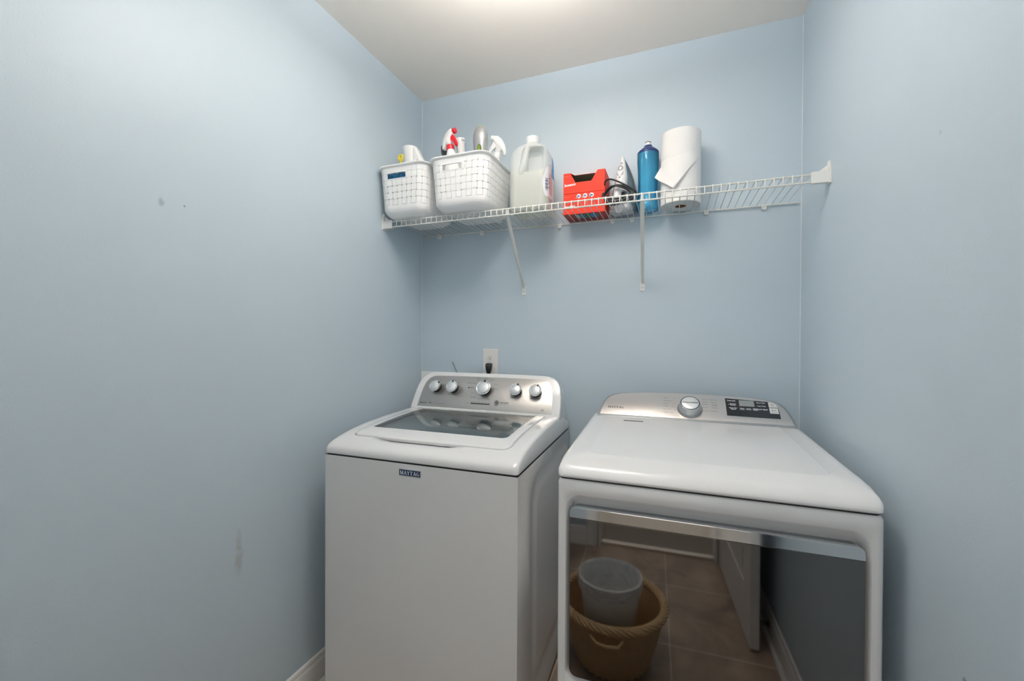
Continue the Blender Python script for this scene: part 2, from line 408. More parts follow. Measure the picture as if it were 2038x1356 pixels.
baseboard('baseboard_right', (W,YF), (W,0), -1, 0)
baseboard('baseboard_back', (0,0), (W,0), 0, -1)
baseboard('baseboard_front', (0,YF), (DX0-.07,YF), 0, 1)
baseboard('baseboard_hall', (-.5,-3.65), (W+.8,-3.65), 0, 1)
def shoe(name, a, b, nx, ny):
    P = [(.016,0),(.028,0),(.0275,.006),(.024,.011),(.019,.0145),(.016,.015)]
    return struct(MB().loft([[(p[0]+nx*d, p[1]+ny*d, z) for d, z in P] for p in (a, b)]).build(name, TRIM, smooth=40))
shoe('trim_4', (0,YF+.03), (0,-.03), 1, 0); shoe('trim_5', (W,YF+.03), (W,-.03), -1, 0)
def casing(name, y0, y1):
    mb = MB()
    mb.box((DX0-.07,y0,0), (DX0-.005,y1,HD+.07)); mb.box((DX1+.005,y0,0), (DX1+.07,y1,HD+.07)); mb.box((DX0-.005,y0,HD+.005), (DX1+.005,y1,HD+.07))
    return struct(mb.build(name, TRIM, smooth=0, bevel=.004))
casing('trim_2', YF, YF+.015)
mb = MB().box((DX0-.005,YF-t,0), (DX0+.012,YF,HD)).box((DX1-.012,YF-t,0), (DX1+.005,YF,HD)).box((DX0+.012,YF-t,HD-.012), (DX1-.012,YF,HD+.005))
struct(mb.build('trim_3', TRIM, smooth=0))
CAULK = mat('corner_caulk', (.70,.76,.79), .4)
for nm, xx in (('trim_6', 0), ('trim_7', W-.0028)):
    struct(MB().box((xx,-.0028,.11),(xx+.0028,0,H)).build(nm, CAULK, smooth=0))
# white panel door, hinged at the right jamb and swung into the room
DLOC, DANG = (1.535,-2.338,.012), radians(88)
dr = bpy.data.objects.new('door_1', None); COL.objects.link(dr); dr.location = DLOC; dr.rotation_euler = (0,0,DANG); struct(dr)
DW, DT = .665, .035
mb = MB()
mb.box((0,-DT+.006,0), (DW,-.006,2.0))
for y0, y1 in ((-DT,-DT+.0065), (-.0065,0)):
    for (a, b, c, d) in ((0,.11,0,2.0),(DW-.11,DW,0,2.0),(.11,DW-.11,0,.22),(.11,DW-.11,.86,1.0),(.11,DW-.11,1.86,2.0)):
        mb.box((a,y0,c),(b,y1,d))
    for (c, d) in ((.26,.82),(1.04,1.82)):
        mb.box((.15,y0+.001,c),(DW-.15,y1-.001,d))
mb.build('door_leaf', TRIM, dr, smooth=0, bevel=.003)
for sgn, y in ((1,0),(-1,-DT)):
    fr = lambda a,b,h,sgn=sgn,y=y: (DW-.06+a, y+sgn*h, .93+b)
    kn = MB().lathe([(.030,0),(.030,.004),(.012,.007),(.010,.022),(.020,.030),(.026,.042),(.024,.052),(.012,.058)], 24, fr).build('door_knob', BRONZE, dr, smooth=50)
# spring door stop on the right baseboard
ds = thing('door_stop', 'small dark spring door stop on the white baseboard behind the open door', 'door stop', (W-.013,-1.80,.055))
sp = [(-.004-.062*k/90, .0075*cos(k*2*pi/9), .0075*sin(k*2*pi/9)) for k in range(91)]
MB().tube(sp, .0016, 6).build('spring', BRONZE, ds, smooth=60)
MB().lathe([(.011,0),(.013,.006),(.013,.018),(.008,.022)], 16, lambda a,b,h: (-.066-h,a,b)).build('rubber_tip', BLACK, ds)
MB().lathe([(.012,0),(.012,.005)], 16, lambda a,b,h: (-h,a,b)).build('mounting_plate', BRONZE, ds)

# flush ceiling light (just above the top of the photo) and the one in the hall
def flush_light(label, x, y, R, shade, shade_top, z=H):
    o = thing('ceiling_light', label, 'ceiling light', (x,y,z))
    D = .05      # how far the bowl hangs below its canopy
    MB().lathe([(.065,0),(.065,-.016),(.055,-.024),(.012,-.026),(.011,-.095-D)], 32, cap1=True).build('ceiling_canopy', NICKEL, o, smooth=40)
    MB().lathe([(R*.90,-.100-D),(R*.98,-.094-D),(R,-.100-D),(R*.985,-.118-D),(R*.90,-.142-D),(R*.74,-.160-D),(R*.50,-.173-D),(R*.25,-.179-D),(R*.02,-.181-D)], 48, cap0=False).build('bowl_shade', shade, o, smooth=60)
    MB().lathe([(.012,-.101-D),(R*.90,-.101-D)], 48, cap0=False, cap1=False).build('inner_glow', shade_top, o, smooth=60)
    MB().lathe([(.010,-.179-D),(.010,-.189-D),(.005,-.196-D),(.001,-.198-D)], 16).build('finial', NICKEL, o)
    return o
flush_light('round bowl ceiling light over the washer and dryer', LX, LY, .13, SHADE, SHADET)
flush_light('round bowl ceiling light in the hallway beyond the doorway', 1.1, -3.05, .15, SHADE2, SHADE2)

# ================================================================ washing machine
WW, WDp = .699, .72
wa = thing('washing_machine', 'white top-load washing machine with five round knobs, left of the dryer', 'washing machine',
           (.1089+cos(.0235)*WW/2-sin(.0235)*WDp/2, -.761+sin(.0235)*WW/2+cos(.0235)*WDp/2, 0), .0235, off=(WW/2, WDp/2, 0))
# cabinet: open-topped shell; the right side carries a pressed panel
mb = MB(); zb, zt_ = .022, .8785; v1 = .705
mb.add([(0,0,zb),(WW,0,zb),(WW,v1,zb),(0,v1,zb),(0,0,zt_),(WW,0,zt_),(WW,v1,zt_),(0,v1,zt_)],
       [(0,1,5,4),(3,0,4,7),(2,3,7,6),(0,3,2,1)])
def sidering(v0, v1_, z0, z1, r, u): return [(u, v, z) for v, z in rrect(v0, v1_, z0, z1, r, 6, 2)]
rings = [sidering(.0,v1,zb,zt_,.0001,WW), sidering(.135,.68,.10,.835,.10,WW), sidering(.150,.668,.113,.822,.09,WW-.0065), sidering(.19,.63,.15,.785,.07,WW-.0065), sidering(.20,.62,.16,.775,.065,WW-.003), sidering(.22,.60,.18,.755,.05,WW-.003)]
mb.loft(rings, False, True)
bm_c = mb.build('cabinet', ENAMF, wa, smooth=30)
bvm = bm_c.modifiers.new('weld', 'WELD'); bvm.merge_threshold = .0003
bvm = bm_c.modifiers.new('bevel', 'BEVEL'); bvm.width = .007; bvm.segments = 4; bvm.limit_method = 'ANGLE'; bvm.angle_limit = radians(60)
for fx in (.05, WW-.05):
    for fy in (.06, .64):
        MB().lathe([(.022,0),(.022,.008),(.012,.010),(.012,.03)], 16, lambda a,b,h,fx=fx,fy=fy: (fx+a,fy+b,h)).build('foot', BLACK, wa)
MB().box((.008,.008,.870),(WW-.008,v1-.008,.8840)).build('top_gap_seal', GAP, wa, smooth=0) if False else None
mb = MB().loft([[(x,y,.874) for x,y in rrect(.006,WW-.006,.006,v1,.01)], [(x,y,.886) for x,y in rrect(.006,WW-.006,.006,v1,.01)]], False, False)
mb.build('gasket', GAP, wa)
# deck
ZT = [(0,.9075),(.012,.9135),(.034,.923),(.07,.932),(.115,.941),(.2,.9505),(.33,.957),(.45,.9595),(.53,.9595),(.60,.953),(.66,.93),(.715,.915)]
zt = lambda v: interp(ZT, v) if v < .06 else sum(interp(ZT, v+d) for d in (-.024,-.016,-.008,0,.008,.016,.024))/7
def dk(x0,x1,y0,y1,r,dz,fz=None,scoop=0,ns=16):
    out = []
    for x, y in rrect(x0,x1,y0,y1,r,6,ns):
        z = (zt(y)+dz) if fz is None else fz
        if scoop and y < .12:
            k = min(1, max(0, (x-.165)/.03))*min(1, max(0, (.475-x)/.03)); k = k*k*(3-2*k); z -= scoop*k
        out.append((x,y,z))
    return out
rings = [dk(.001,WW-.001,.001,.714,.012,0,.8835), dk(.0,WW,.0,.715,.013,0,.888), dk(.0015,WW-.0015,.0015,.713,.014,-.0085), dk(.005,WW-.005,.006,.71,.016,-.0035), dk(.012,WW-.012,.014,.705,.02,-.0008),
         dk(.022,WW-.022,.026,.69,.025,0), dk(.040,.655,.052,.53,.03,0), dk(.049,.646,.072,.520,.032,0,None,.010), dk(.0505,.6445,.0745,.5185,.031,-.003,None,.011), dk(.0515,.6435,.076,.5175,.03,-.012,None,.004),
         dk(.085,.610,.135,.495,.03,-.014), dk(.085,.610,.135,.495,.03,0,.885)]
MB().loft(rings, False, False).build('top_panel', ENAM, wa, smooth=50)
# lid with window
lid = [dk(.0535,.6415,.0795,.5155,.028,-.010), dk(.0525,.6425,.078,.5155,.029,-.001), dk(.055,.640,.081,.513,.027,.0028), dk(.060,.635,.086,.508,.024,.0042), dk(.084,.610,.150,.494,(.006,.024,.004,.004),.0042), dk(.0845,.6095,.1505,.4935,(.006,.023,.004,.004),.0015), dk(.0845,.6095,.1505,.4935,(.006,.023,.004,.004),-.006)]
lid.append(lid[0])
lo = MB().loft(lid, False, False).build('lid', ENAM, wa, smooth=40)
mb = MB()
MBv = rrect(.0845,.6095,.1505,.4935,.006,3,1)
gr = []
for j in range(13):
    v = .1508+.3422*j/12
    gr.append([(.085, v, zt(v)+.0018), (.6092 if v > .19 else .6092-.0, v, zt(v)+.0018)])
mb.loft(gr, False, False, False)
g = mb.build('lid_window', LIDG, lo, smooth=60)
# dark frit border around the glass
mb = MB(); a = dk(.0846,.6094,.1506,.4934,(.006,.023,.004,.004),.0022); b = dk(.0885,.6055,.1545,.4895,(.006,.02,.004,.004),.0022)
mb.loft([a, b], False, False).build('window_border', mat('frit_grey', (.09,.10,.10), .3), lo)
tc = (.3495,.325)
fr = lambda a,b,h: (tc[0]+a, tc[1]+b*.80, h)
rc0 = dk(.078,.617,.128,.502,.03,-.016); cen = Vector((.3495,.315))
def circ(R_, z, k=1):
    out = []
    for p in rc0:
        a = math.atan2((p[1]-cen.y)/.68, p[0]-cen.x); out.append((cen.x+R_*cos(a), cen.y+R_*.86*sin(a), z))
    return out
MB().loft([rc0, [(p[0]*.97+cen.x*.03, p[1]*.97+cen.y*.03, p[2]-.006) for p in rc0], circ(.215,.905), circ(.209,.901), circ(.206,.890), circ(.208,.84)], False, False).build('tub_ring', TUBW, wa, smooth=60)
MB().lathe([(.232,.868),(.226,.860),(.226,.846),(.222,.838),(.222,.60),(.215,.50),(.12,.47),(.05,.52),(.02,.54)], 64, fr, False, True).build('wash_basket', BASKETM, wa, smooth=60)
MB().box((.43,.44,.905),(.53,.447,.925)).build('inner_label', mat('pale_label',(.7,.72,.72),.5), wa, smooth=0)
# console
P0 = Vector((.3495,.52,.958)); cn, ct = Vector((0,-.8713,.4907)), Vector((0,.4907,.8713))
CF = lambda x, s, h=0: tuple(P0 + Vector((x,0,0)) + ct*s + cn*h)
def half_outline(pts):  # pts: (half width, s) from bottom to top; returns ccw loop
    return [(x, s) for x, s in pts] + [(-x, s) for x, s in reversed(pts)]
co_pts = [(.3492,-.003),(.3475,.05),(.3440,.09),(.3395,.118),(.333,.139),(.322,.157),(.306,.170),(.286,.178),(.262,.1815),(.18,.1830),(.09,.1835)]
outl = half_outline(co_pts)
BK = lambda x, s: (P0.x+x*.985, .655, .925+max(0, s)*1.02)
mb = MB().loft([[CF(x,s,0) for x,s in offset(outl,.005)], [CF(x,s,-.0008) for x,s in offset(outl,.002)], [CF(x,s,-.005) for x,s in outl], [CF(x*.999,s,-.02) for x,s in outl], [BK(x,s) for x,s in outl]])
cons = mb.build('console', ENAM, wa, smooth=40)
pp = [(.3150,.010),(.3120,.06),(.3080,.10),(.3030,.122),(.2950,.139),(.2840,.151),(.2700,.1585),(.2530,.1620),(.17,.1635),(.08,.164)]
panel = MB().prism(half_outline(pp), CF, -.001, .0014, bev=.0006).build('control_panel', SILVER, cons, smooth=30)
def knob_w(x, s, R, ang):
    fr = lambda a,b,h: CF(x+a, s+b, h)
    k = MB().lathe([(R*.86,.0012),(R*.86,.004),(R*.80,.006),(R*.84,.019),(R*.95,.0235)], 40, fr).build('knob', BLACK, cons, smooth=40)
    MB().lathe([(R*.93,.0225),(R*1.0,.0245),(R,.0265),(R*.95,.0285),(R*.84,.0285),(R*.78,.0262)], 48, fr, False, False).build('chrome_ring', CHROME, k, smooth=50)
    MB().lathe([(R*.78,.0255),(R*.765,.0255),(R*.755,.0280),(R*.70,.0290)], 40, fr, False, True).build('knob_face', KFACE, k, smooth=50)
    c, sn = cos(ang), sin(ang)
    pf = lambda a,b,h: CF(x+c*b+sn*a, s+sn*b-c*a, h)
    MB().prism([(-R*.10,R*.72),(R*.10,R*.72),(R*.10,R*1.02),(-R*.10,R*1.02)], pf, .0275, .0302).build('pointer', BLACK, k, smooth=0)
for x, s, R, an in ((-.2375,.102,.0270,40),(-.151,.102,.0270,88),(.0015,.1035,.0345,84),(.1505,.102,.0270,68),(.2380,.102,.0270,66)):
    knob_w(x, s, R, radians(an))
T = lambda txt,x,y,h,w=None,al='l',bold=0: text(mb, txt, CF, x, y, h, w, al, 0, .0017, bold)
mb = MB(); T('BRAVOS',-.304,.0235,.0052,.034,bold=.0004); T('MCT',-.257,.0245,.0052,.013,bold=.0004); T('MAXIMUM CARE TECHNOLOGY',-.240,.0245,.0026,.064)
mb.build('model_lettering', INK, cons, smooth=0)
for txt, x, near in (('LOAD SIZE',-.2475,(('SMALL',-.2745,.137),('LARGE',-.2330,.1385),('EXTRA',-.2140,.117),('LARGE',-.2140,.112))),('WATER TEMP',-.1590,(('WARM',-.168,.140),('HOT',-.1360,.131),('COLD',-.1290,.107))),
                     ('EXTRA RINSE',.1450,(('ON',.176,.137),)),('FABRIC SOFTENER',.2340,())):
    mb = MB(); T(txt, x, .0722, .0035, None if len(txt)<14 else .042, 'c', .0002); mb.build('dial_label', INK, cons, smooth=0)
    for tx, x_, y_ in near: mb = MB(); T(tx, x_, y_, .0028); mb.build('setting_label', INK, cons, smooth=0)
mb = MB()
for txt, x, y in (('WHITES',-.046,.156),('BULKY',-.046,.1505),('NORMAL',-.0120,.155),('DELICATES',.0185,.1485),('HAND WASH',.036,.130),('RINSE & SPIN',.0385,.107),('DRAIN',-.062,.083)):
    mb = MB(); T(txt, x, y, .0028); mb.build('cycle_label', INK, cons, smooth=0)
mb = MB(); T('POWERWASH CYCLE',-.0905,.130,.0030,.043); mb.build('cycle_label', INK, cons, smooth=0); mb = MB(); T('SHEETS',-.071,.108,.0036,bold=.0002)
mb.add([CF(-.085,.1095,.0017),CF(-.075,.106,.0017),CF(-.075,.113,.0017)],[(0,1,2)]); mb.build('cycle_label', INK, cons, smooth=0); mb = MB()
T('CLEAN WASHER',-.063,.066,.0028); T('WITH AFFRESH',-.058,.0610,.0028); mb.build('cycle_label', INK, cons, smooth=0); mb = MB(); T('DEEP CLEAN',-.0235,.0590,.0030); mb.build('cycle_label', INK, cons, smooth=0); mb = MB(); T('SOAK',.018,.0625,.003); T('COLORS',.016,.058,.003)
mb.build('cycle_label', INK, cons, smooth=0)
mb = MB(); T('STATUS',-.073,.0352,.0030)
for k, tx in enumerate(('SENSE','WASH','RINSE','SPIN','LOCK','DONE')): T(tx, -.0520+k*.0163, .0415, .0026, .0105)
mb.build('status_lettering', INK, cons, smooth=0)
mb = MB(); T('START/PAUSE',.0800,.0452,.0046,.042,bold=.0003); T('HOLD TO CANCEL',.0800,.0390,.0026,.034)
mb.build('start_lettering', INK, cons, smooth=0)
mb = MB(); T('he',.2700,.0230,.0075,bold=.0003); T('HIGH EFFICIENCY',.2625,.0175,.0022,.026)
mb.build('efficiency_mark', INK, cons, smooth=0)
MB().prism(rrect(-.0525,.038,.0335,.0390,.0015), CF, .0010, .0022).build('status_window', mat('status_grey',(.07,.06,.055),.3), cons)
bt = MB().lathe([(.0122,.001),(.0122,.0028),(.0110,.0036),(.0095,.0030)], 32, lambda a,b,h: CF(.0665+a,.0442+b,h)).build('start_button', mat('button_grey',(.26,.26,.26),.35,metal=.5), cons, smooth=40)
mb = MB().prism([(-.005,-.0035),(.0005,0),(-.005,.0035)], lambda a,b,h: CF(.0665+a,.0442+b,h), .003,.0036)
for xx in (.002,.0045): mb.prism([(xx,-.0035),(xx+.0014,-.0035),(xx+.0014,.0035),(xx,.0035)], lambda a,b,h: CF(.0665+a,.0442+b,h), .003,.0036)
mb.build('play_symbol', INK, bt, smooth=0)
# badge on the cabinet front
FF = lambda x, z, h: (x, -h, z)
bd = MB().prism(rrect(.3010,.3795,.8410,.8615,.0012), FF, -.001, .0022, bev=.0006).build('badge', mat('badge_border',(.42,.47,.55),.25,metal=.8), wa)
MB().prism(rrect(.3030,.3775,.8428,.8597,.0006), FF, .0020, .0026).build('badge_field', NAVY, bd)
mb = MB(); slab(mb, 'MAYTAG', FF, .3050, .8455, .0118, .0712, 0, .0030); mb.build('badge_lettering', mat('badge_silver',(.75,.80,.86),.3), bd, smooth=0)

# ================================================================ dryer
DWd, DDp = .6852, .745
DYO = (DWd/2, DDp/2, 0)
dy = thing('dryer', 'white front-load dryer with a dark mirrored door, right of the washing machine', 'dryer',
           (.9433+cos(.0215)*DYO[0]-sin(.0215)*DYO[1], -.8144+sin(.0215)*DYO[0]+cos(.0215)*DYO[1], 0), .0215, off=DYO)
def fr_ring(x0,x1,z0,z1,r,v): return [(x,v,z) for x,z in rrect(x0,x1,z0,z1,r,8,3)]
top = .9165
rings = [fr_ring(.0,DWd,.022,top,.010,.745), fr_ring(.0,DWd,.022,top,.010,.012), fr_ring(.0012,DWd-.0012,.0232,top-.0012,.010,.005), fr_ring(.006,DWd-.006,.028,top-.006,.012,.0004),
         fr_ring(.013,DWd-.013,.20,.893,.016,.0), fr_ring(.0215,.6635,.392,.882,.034,.0008), fr_ring(.0235,.6615,.396,.877,.033,.0045), fr_ring(.0260,.6590,.4,.870,.032,.013), fr_ring(.0290,.6565,.404,.861,.028,.021), fr_ring(.0300,.6550,.406,.853,.024,.027), fr_ring(.0305,.6545,.408,.846,.020,.032)]
MB().loft(rings, True, True).build('cabinet', ENAM, dy, smooth=50)
for fx in (.05, DWd-.05):
    for fy in (.06, .68):
        MB().lathe([(.022,0),(.022,.008),(.012,.010),(.012,.03)], 16, lambda a,b,h,fx=fx,fy=fy: (fx+a,fy+b,h)).build('foot', BLACK, dy)
MB().loft([[(x,y,.912) for x,y in rrect(.005,DWd-.005,.006,.74,.01)], [(x,y,.924) for x,y in rrect(.005,DWd-.005,.006,.74,.01)]], False, False).build('gasket', GAP, dy)
ZD = [(0,.937),(.006,.9435),(.02,.9525),(.05,.9605),(.08,.9635),(.155,.9665),(.3,.9725),(.45,.9785),(.56,.9828),(.62,.984),(.72,.975),(.745,.96)]
zd = lambda v: interp(ZD, v) if v < .03 else sum(interp(ZD, v+d) for d in (-.015,-.01,-.005,0,.005,.01,.015))/7
def dd(x0,x1,y0,y1,r,dz,fz=None): return [(x,y,(zd(y)+dz) if fz is None else fz) for x,y in rrect(x0,x1,y0,y1,r,8,16)]
rings = [dd(.0045,DWd-.0045,.004,.74,.012,0,.920), dd(.0015,DWd-.0015,.0,.742,.014,0,.9212), dd(-.001,DWd+.001,-.003,.744,.016,0,.9245), dd(-.0005,DWd+.0005,-.0025,.744,.017,-.008), dd(.003,DWd-.003,.0015,.742,.02,-.0035), dd(.010,DWd-.010,.009,.735,.03,-.0008), dd(.022,DWd-.022,.022,.72,.035,0),
         dd(.058,DWd-.058,.085,.70,.03,.0), dd(.0615,DWd-.0615,.0895,.69,.03,.0009)]
mbt = MB().loft(rings, False, False)
rows = []
for k in range(41):
    v = .0895+(.69-.0895)*(.5-.5*cos(pi*k/40)); e = min(v-.0895, .69-v); ins = .03-sqrt(max(0,.03**2-(.03-e)**2)) if e < .03 else 0
    rows.append([(.0615+ins+(DWd-.123-2*ins)*i/12, v, zd(v)+.0009) for i in range(13)])
mbt.loft(rows, False, False, False).build('top_panel', ENAM, dy, smooth=50)
MB().prism([(.122,.500),(.190,.500),(.190,.508),(.122,.508)], lambda x,y,h: (x,y,zd(y)+h), .0, .0024).build('model_strip', mat('strip_grey',(.10,.10,.10),.4), dy, smooth=0)
# console
Q0 = Vector((.3485,.56,.983)); dn, dt_ = Vector((0,-.6428,.766)), Vector((0,.766,.6428))
DF = lambda x, s, h=0: tuple(Q0 + Vector((x,0,0)) + dt_*s + dn*h)
dpts = [(.3315,-.006),(.3300,.010),(.3250,.040),(.3170,.070),(.3080,.092),(.296,.107),(.278,.118),(.252,.1250),(.215,.1300),(.16,.1345),(.10,.1375),(.05,.1390)]
dout = half_outline(dpts)
DBK = lambda x, s: (Q0.x+x*.99, .715, .972+max(0,s)*.60)
mb = MB().loft([[DF(x,s,0) for x,s in offset(dout,.006)], [DF(x,s,-.0010) for x,s in offset(dout,.002)], [DF(x,s,-.005) for x,s in dout], [DF(x,s-.002,-.016) for x,s in dout], [DBK(x,s) for x,s in dout]])
dcon = mb.build('console', STEELB, dy, smooth=40)
dp2 = [(.3195,.0105),(.3160,.035),(.3085,.064),(.2995,.087),(.2880,.1010),(.2700,.1120),(.246,.1195),(.212,.1250),(.16,.1295),(.10,.1325),(.05,.1340)]
MB().prism(half_outline(dp2), DF, -.002, .0012, bev=.0006).build('control_panel', SILVERD, dcon, smooth=30)
X = -.006   # values below were measured about x = .3425
fr = lambda a,b,h: DF(X+.0055+a, .0565+b, h)
kb = MB().lathe([(.0425,.0008),(.0425,.003),(.0400,.006),(.0385,.012)], 48, fr, True, False).build('knob', STEELB, dcon, smooth=50)
MB().lathe([(.0385,.012),(.0375,.020),(.0355,.030),(.0335,.0345),(.0320,.0355)], 48, fr, False, True).build('knob_skirt', mat('knob_skirt_silver',(.55,.58,.60),.3,metal=.8), kb, smooth=50)
MB().lathe([(.0318,.0352),(.0318,.0362),(.0292,.0362),(.0292,.0352)], 48, fr, False, False).build('dark_ring', BLACK, kb, smooth=40)
MB().lathe([(.0292,.0352),(.0290,.0366),(.0275,.0374),(.010,.0382)], 48, fr).build('knob_face', KFACE, kb, smooth=40)
mb = MB(); text(mb, 'EXTRA POWER', fr, 0, -.0022, .0040, .050, 'c', 0, .0390, .0004); mb.build('knob_lettering', INK, kb, smooth=0)
mb = MB(); slab(mb, 'MAYTAG', DF, -.2885+X+.001, .0420, .0095, .060, 0, .0014); mb.build('maker_lettering', INK, dcon, smooth=0)
mb = MB(); T = lambda txt,x,y,h,w=None,al='l': text(mb, txt, DF, x+X, y, h, w, al, 0, .0015)
for k, tx in enumerate(('Regular','Heavy Duty','Whites','Towels','Bulky Items','Custom Cycle')):
    y = .1050-.0140*k; T(tx, -.0845, y, .0040)
    x0 = -.0845+.0045*len(tx)*.62+.012; mb.prism([(x0,y+.001),(-.040 if k in (0,5) else -.046,y+.001),(-.040 if k in (0,5) else -.046,y+.0016),(x0,y+.0016)], lambda a,b,h: DF(a+X,b,h), .0013,.0015)
mb.build('cycle_lettering', INKG, dcon, smooth=0); mb = MB()
for k, (tx, y) in enumerate((('Quick Dry',.1055),('Delicates',.0930),('Wrinkle',.0825),('Control',.0775),('Normal',.0675),('Timed Dry',.0520))):
    T(tx, .0985, y, .0040, None, 'r')
    if tx != 'Control': mb.prism([(.048,y+.001),(.068,y+.001),(.068,y+.0016),(.048,y+.0016)], lambda a,b,h: DF(a+X,b,h), .0013,.0015)
mb.build('cycle_lettering', INKG, dcon, smooth=0)
DX = lambda a,b,h: DF(a+X,b,h)
dsp = MB().prism([(.1265,.0375),(.2905,.0355),(.2915,.062),(.2895,.082),(.2835,.097),(.2740,.1055),(.2600,.1105),(.1265,.1190)], DX, .0008, .0022, bev=.0004).build('display_panel', PANELB, dcon, smooth=20)
MB().prism(rrect(.1700,.2180,.0840,.1115,.0008), DX, .0020, .0026).build('lcd_screen', LCD, dsp, smooth=0)
for k in range(3):
    x0 = .1690+.0205*k
    MB().prism(rrect(x0,x0+.0170,.0655,.0770,.0006), DX, .0020, .0026).build('key', mat('key_dark',(.10,.11,.12),.3) if k == 0 else bpy.data.materials['key_dark'], dsp, smooth=0)
for (y0, y1, cut) in ((.0840,.1060,1),(.0570,.0815,0)):
    poly = [(.2620,y0),(.2875,y0),(.2870,y0+.010),(.2830,y1-.004),(.2760,y1),(.2620,y1+.002)] if cut else [(.2620,y0),(.2885,y0),(.2880,y1),(.2620,y1)]
    bn = MB().prism(poly, DX, .0020, .0030, bev=.0003).build('button', KEYW, dsp, smooth=20)
    mb = MB()
    if cut:
        mb.lathe([(.0042,.0034),(.0034,.0034)], 20, lambda a,b,h: DX(.2735+a,.0945+b,h), False, False); mb.box((0,0,0),(0,0,0)) if False else None
        mb.prism([(.2731,.0950),(.2739,.0950),(.2739,.1000),(.2731,.1000)], DX, .003,.0035)
    else:
        mb.prism([(.2690,.0685),(.2740,.0712),(.2690,.0740)], DX, .003,.0034)
        for xx in (.2770,.2800): mb.prism([(xx,.0688),(xx+.0012,.0688),(xx+.0012,.0738),(xx,.0738)], DX, .003,.0034)
        text(mb, 'HOLD TO START', DX, .2750, .0610, .0022, .019, 'c', 0, .0034)
    mb.build('button_symbol', INK, bn, smooth=0)
mb = MB(); T = lambda txt,x,y,h,w=None,al='l': text(mb, txt, DX, x, y, h, w, al, 0, .0029, .00035)
T('Drum Light',.1465,.1055,.0042,.026,'c'); T('Remote',.1500,.0905,.0040,.019,'c'); T('Enable',.1500,.0850,.0040,.017,'c'); T('Damp Dry',.1490,.0715,.0040,.024,'c'); T('Signal',.1490,.0660,.0040,.016,'c')
mb.add([DX(.1340,.0890,.0029),DX(.1375,.0905,.0029),DX(.1375,.0875,.0029)],[(0,1,2)])
T('More Time',.2395,.1010,.0042,.026,'c'); T('Less Time',.2400,.0860,.0042,.026,'c'); T('Cycle Signal',.2405,.0710,.0042,.030,'c')
T('Temp',.1775,.0700,.0032,.010,'c'); T('Dryness',.1980,.0700,.0032,.014,'c'); T('Wrinkle',.2185,.0720,.0030,.013,'c'); T('Control',.2185,.0675,.0030,.013,'c')
mb.build('display_lettering', WHITEINK, dsp, smooth=0)
# door
door = thing('x','x','x'); bpy.data.objects.remove(door)
mb = MB().loft([fr_ring(.0335,.6515,.412,.8455,.018,.031), fr_ring(.0335,.6515,.412,.8455,.018,.004)])
door = mb.build('door', mat('door_edge_grey',(.30,.32,.33),.3,metal=.6), dy, smooth=40)
def part_rr(x0,x1,z0,z1,r,v0,v1,bev):
    return [[(x,v0,z) for x,z in rrect(x0,x1,z0,z1,r,8,2)], [(x,v1+bev,z) for x,z in rrect(x0,x1,z0,z1,r,8,2)], [(x,v1,z) for x,z in rrect(x0+bev,x1-bev,z0+bev,z1-bev,r,8,2)]]
MB().loft(part_rr(.0320,.6530,.4105,.8195,(.02,.02,.0005,.0005),.012,.0,.0012)).build('door_glass', DOORG, door, smooth=0)
# chrome pull bar: gently convex face
rr = []
for z_in, v in ((0,.010),(0,.0004),(.0006,-.0006),(.0016,-.0010)):
    rr.append([(x,v,z) for x,z in rrect(.0320+z_in*.3,.6530-z_in*.3,.8200+z_in*.5,.8480-z_in,(.0006,.0006,.0150-z_in*.6,.0150-z_in*.6),8,2)])
MB().loft(rr).build('pull_handle', CHROMED, door, smooth=20)

# ================================================================ behind the machines
ob = thing('washer_outlet_box', 'white plastic washer outlet box in the wall corner behind the washing machine', 'outlet box', (.128,0,.98))
rings = [[(x,y,z) for x,z in rrect(*a,.004,3,1)] for a, y in (((-.125,.125,-.12,.122),0),((-.125,.125,-.12,.122),-.006),((-.121,.121,-.116,.118),-.008),((-.098,.098,-.092,.094),-.008),((-.096,.096,-.090,.092),-.0015))]
MB().loft(rings, True, True).build('face_frame', PLAST, ob, smooth=30)
for k, c in ((-.05, BLUEP), (.05, REDP)):
    MB().lathe([(.010,0),(.010,.018),(.014,.020),(.014,.026)], 16, lambda a,b,h,k=k: (k+a,-.003-h,-.03+b)).build('valve', c, ob)
MB().tube([(.1833,-.004,1.1562),(.190,-.004,1.143),(.1975,-.005,1.130),(.205,-.007,1.117),(.212,-.010,1.104),(.216,-.012,1.06)], .0013, 6)\
    .build('thin_wire', CORD, smooth=60); tag(bpy.data.objects['thin_wire'], 'thin dark wire sticking up behind the washing machine, against the back wall', 'wire')
ou = thing('wall_outlet', 'white duplex wall outlet on the blue wall above the washing machine', 'outlet', (.392,0,1.160))
MB().loft([[(x,y,z) for x,z in rrect(*a,.003,3,1)] for a, y in (((-.0385,.0385,-.0635,.0635),0),((-.0385,.0385,-.0635,.0635),-.003),((-.0355,.0355,-.0605,.0605),-.006))]).build('cover_plate', mat('outlet_plate',(.78,.76,.74),.3), ou, smooth=30)
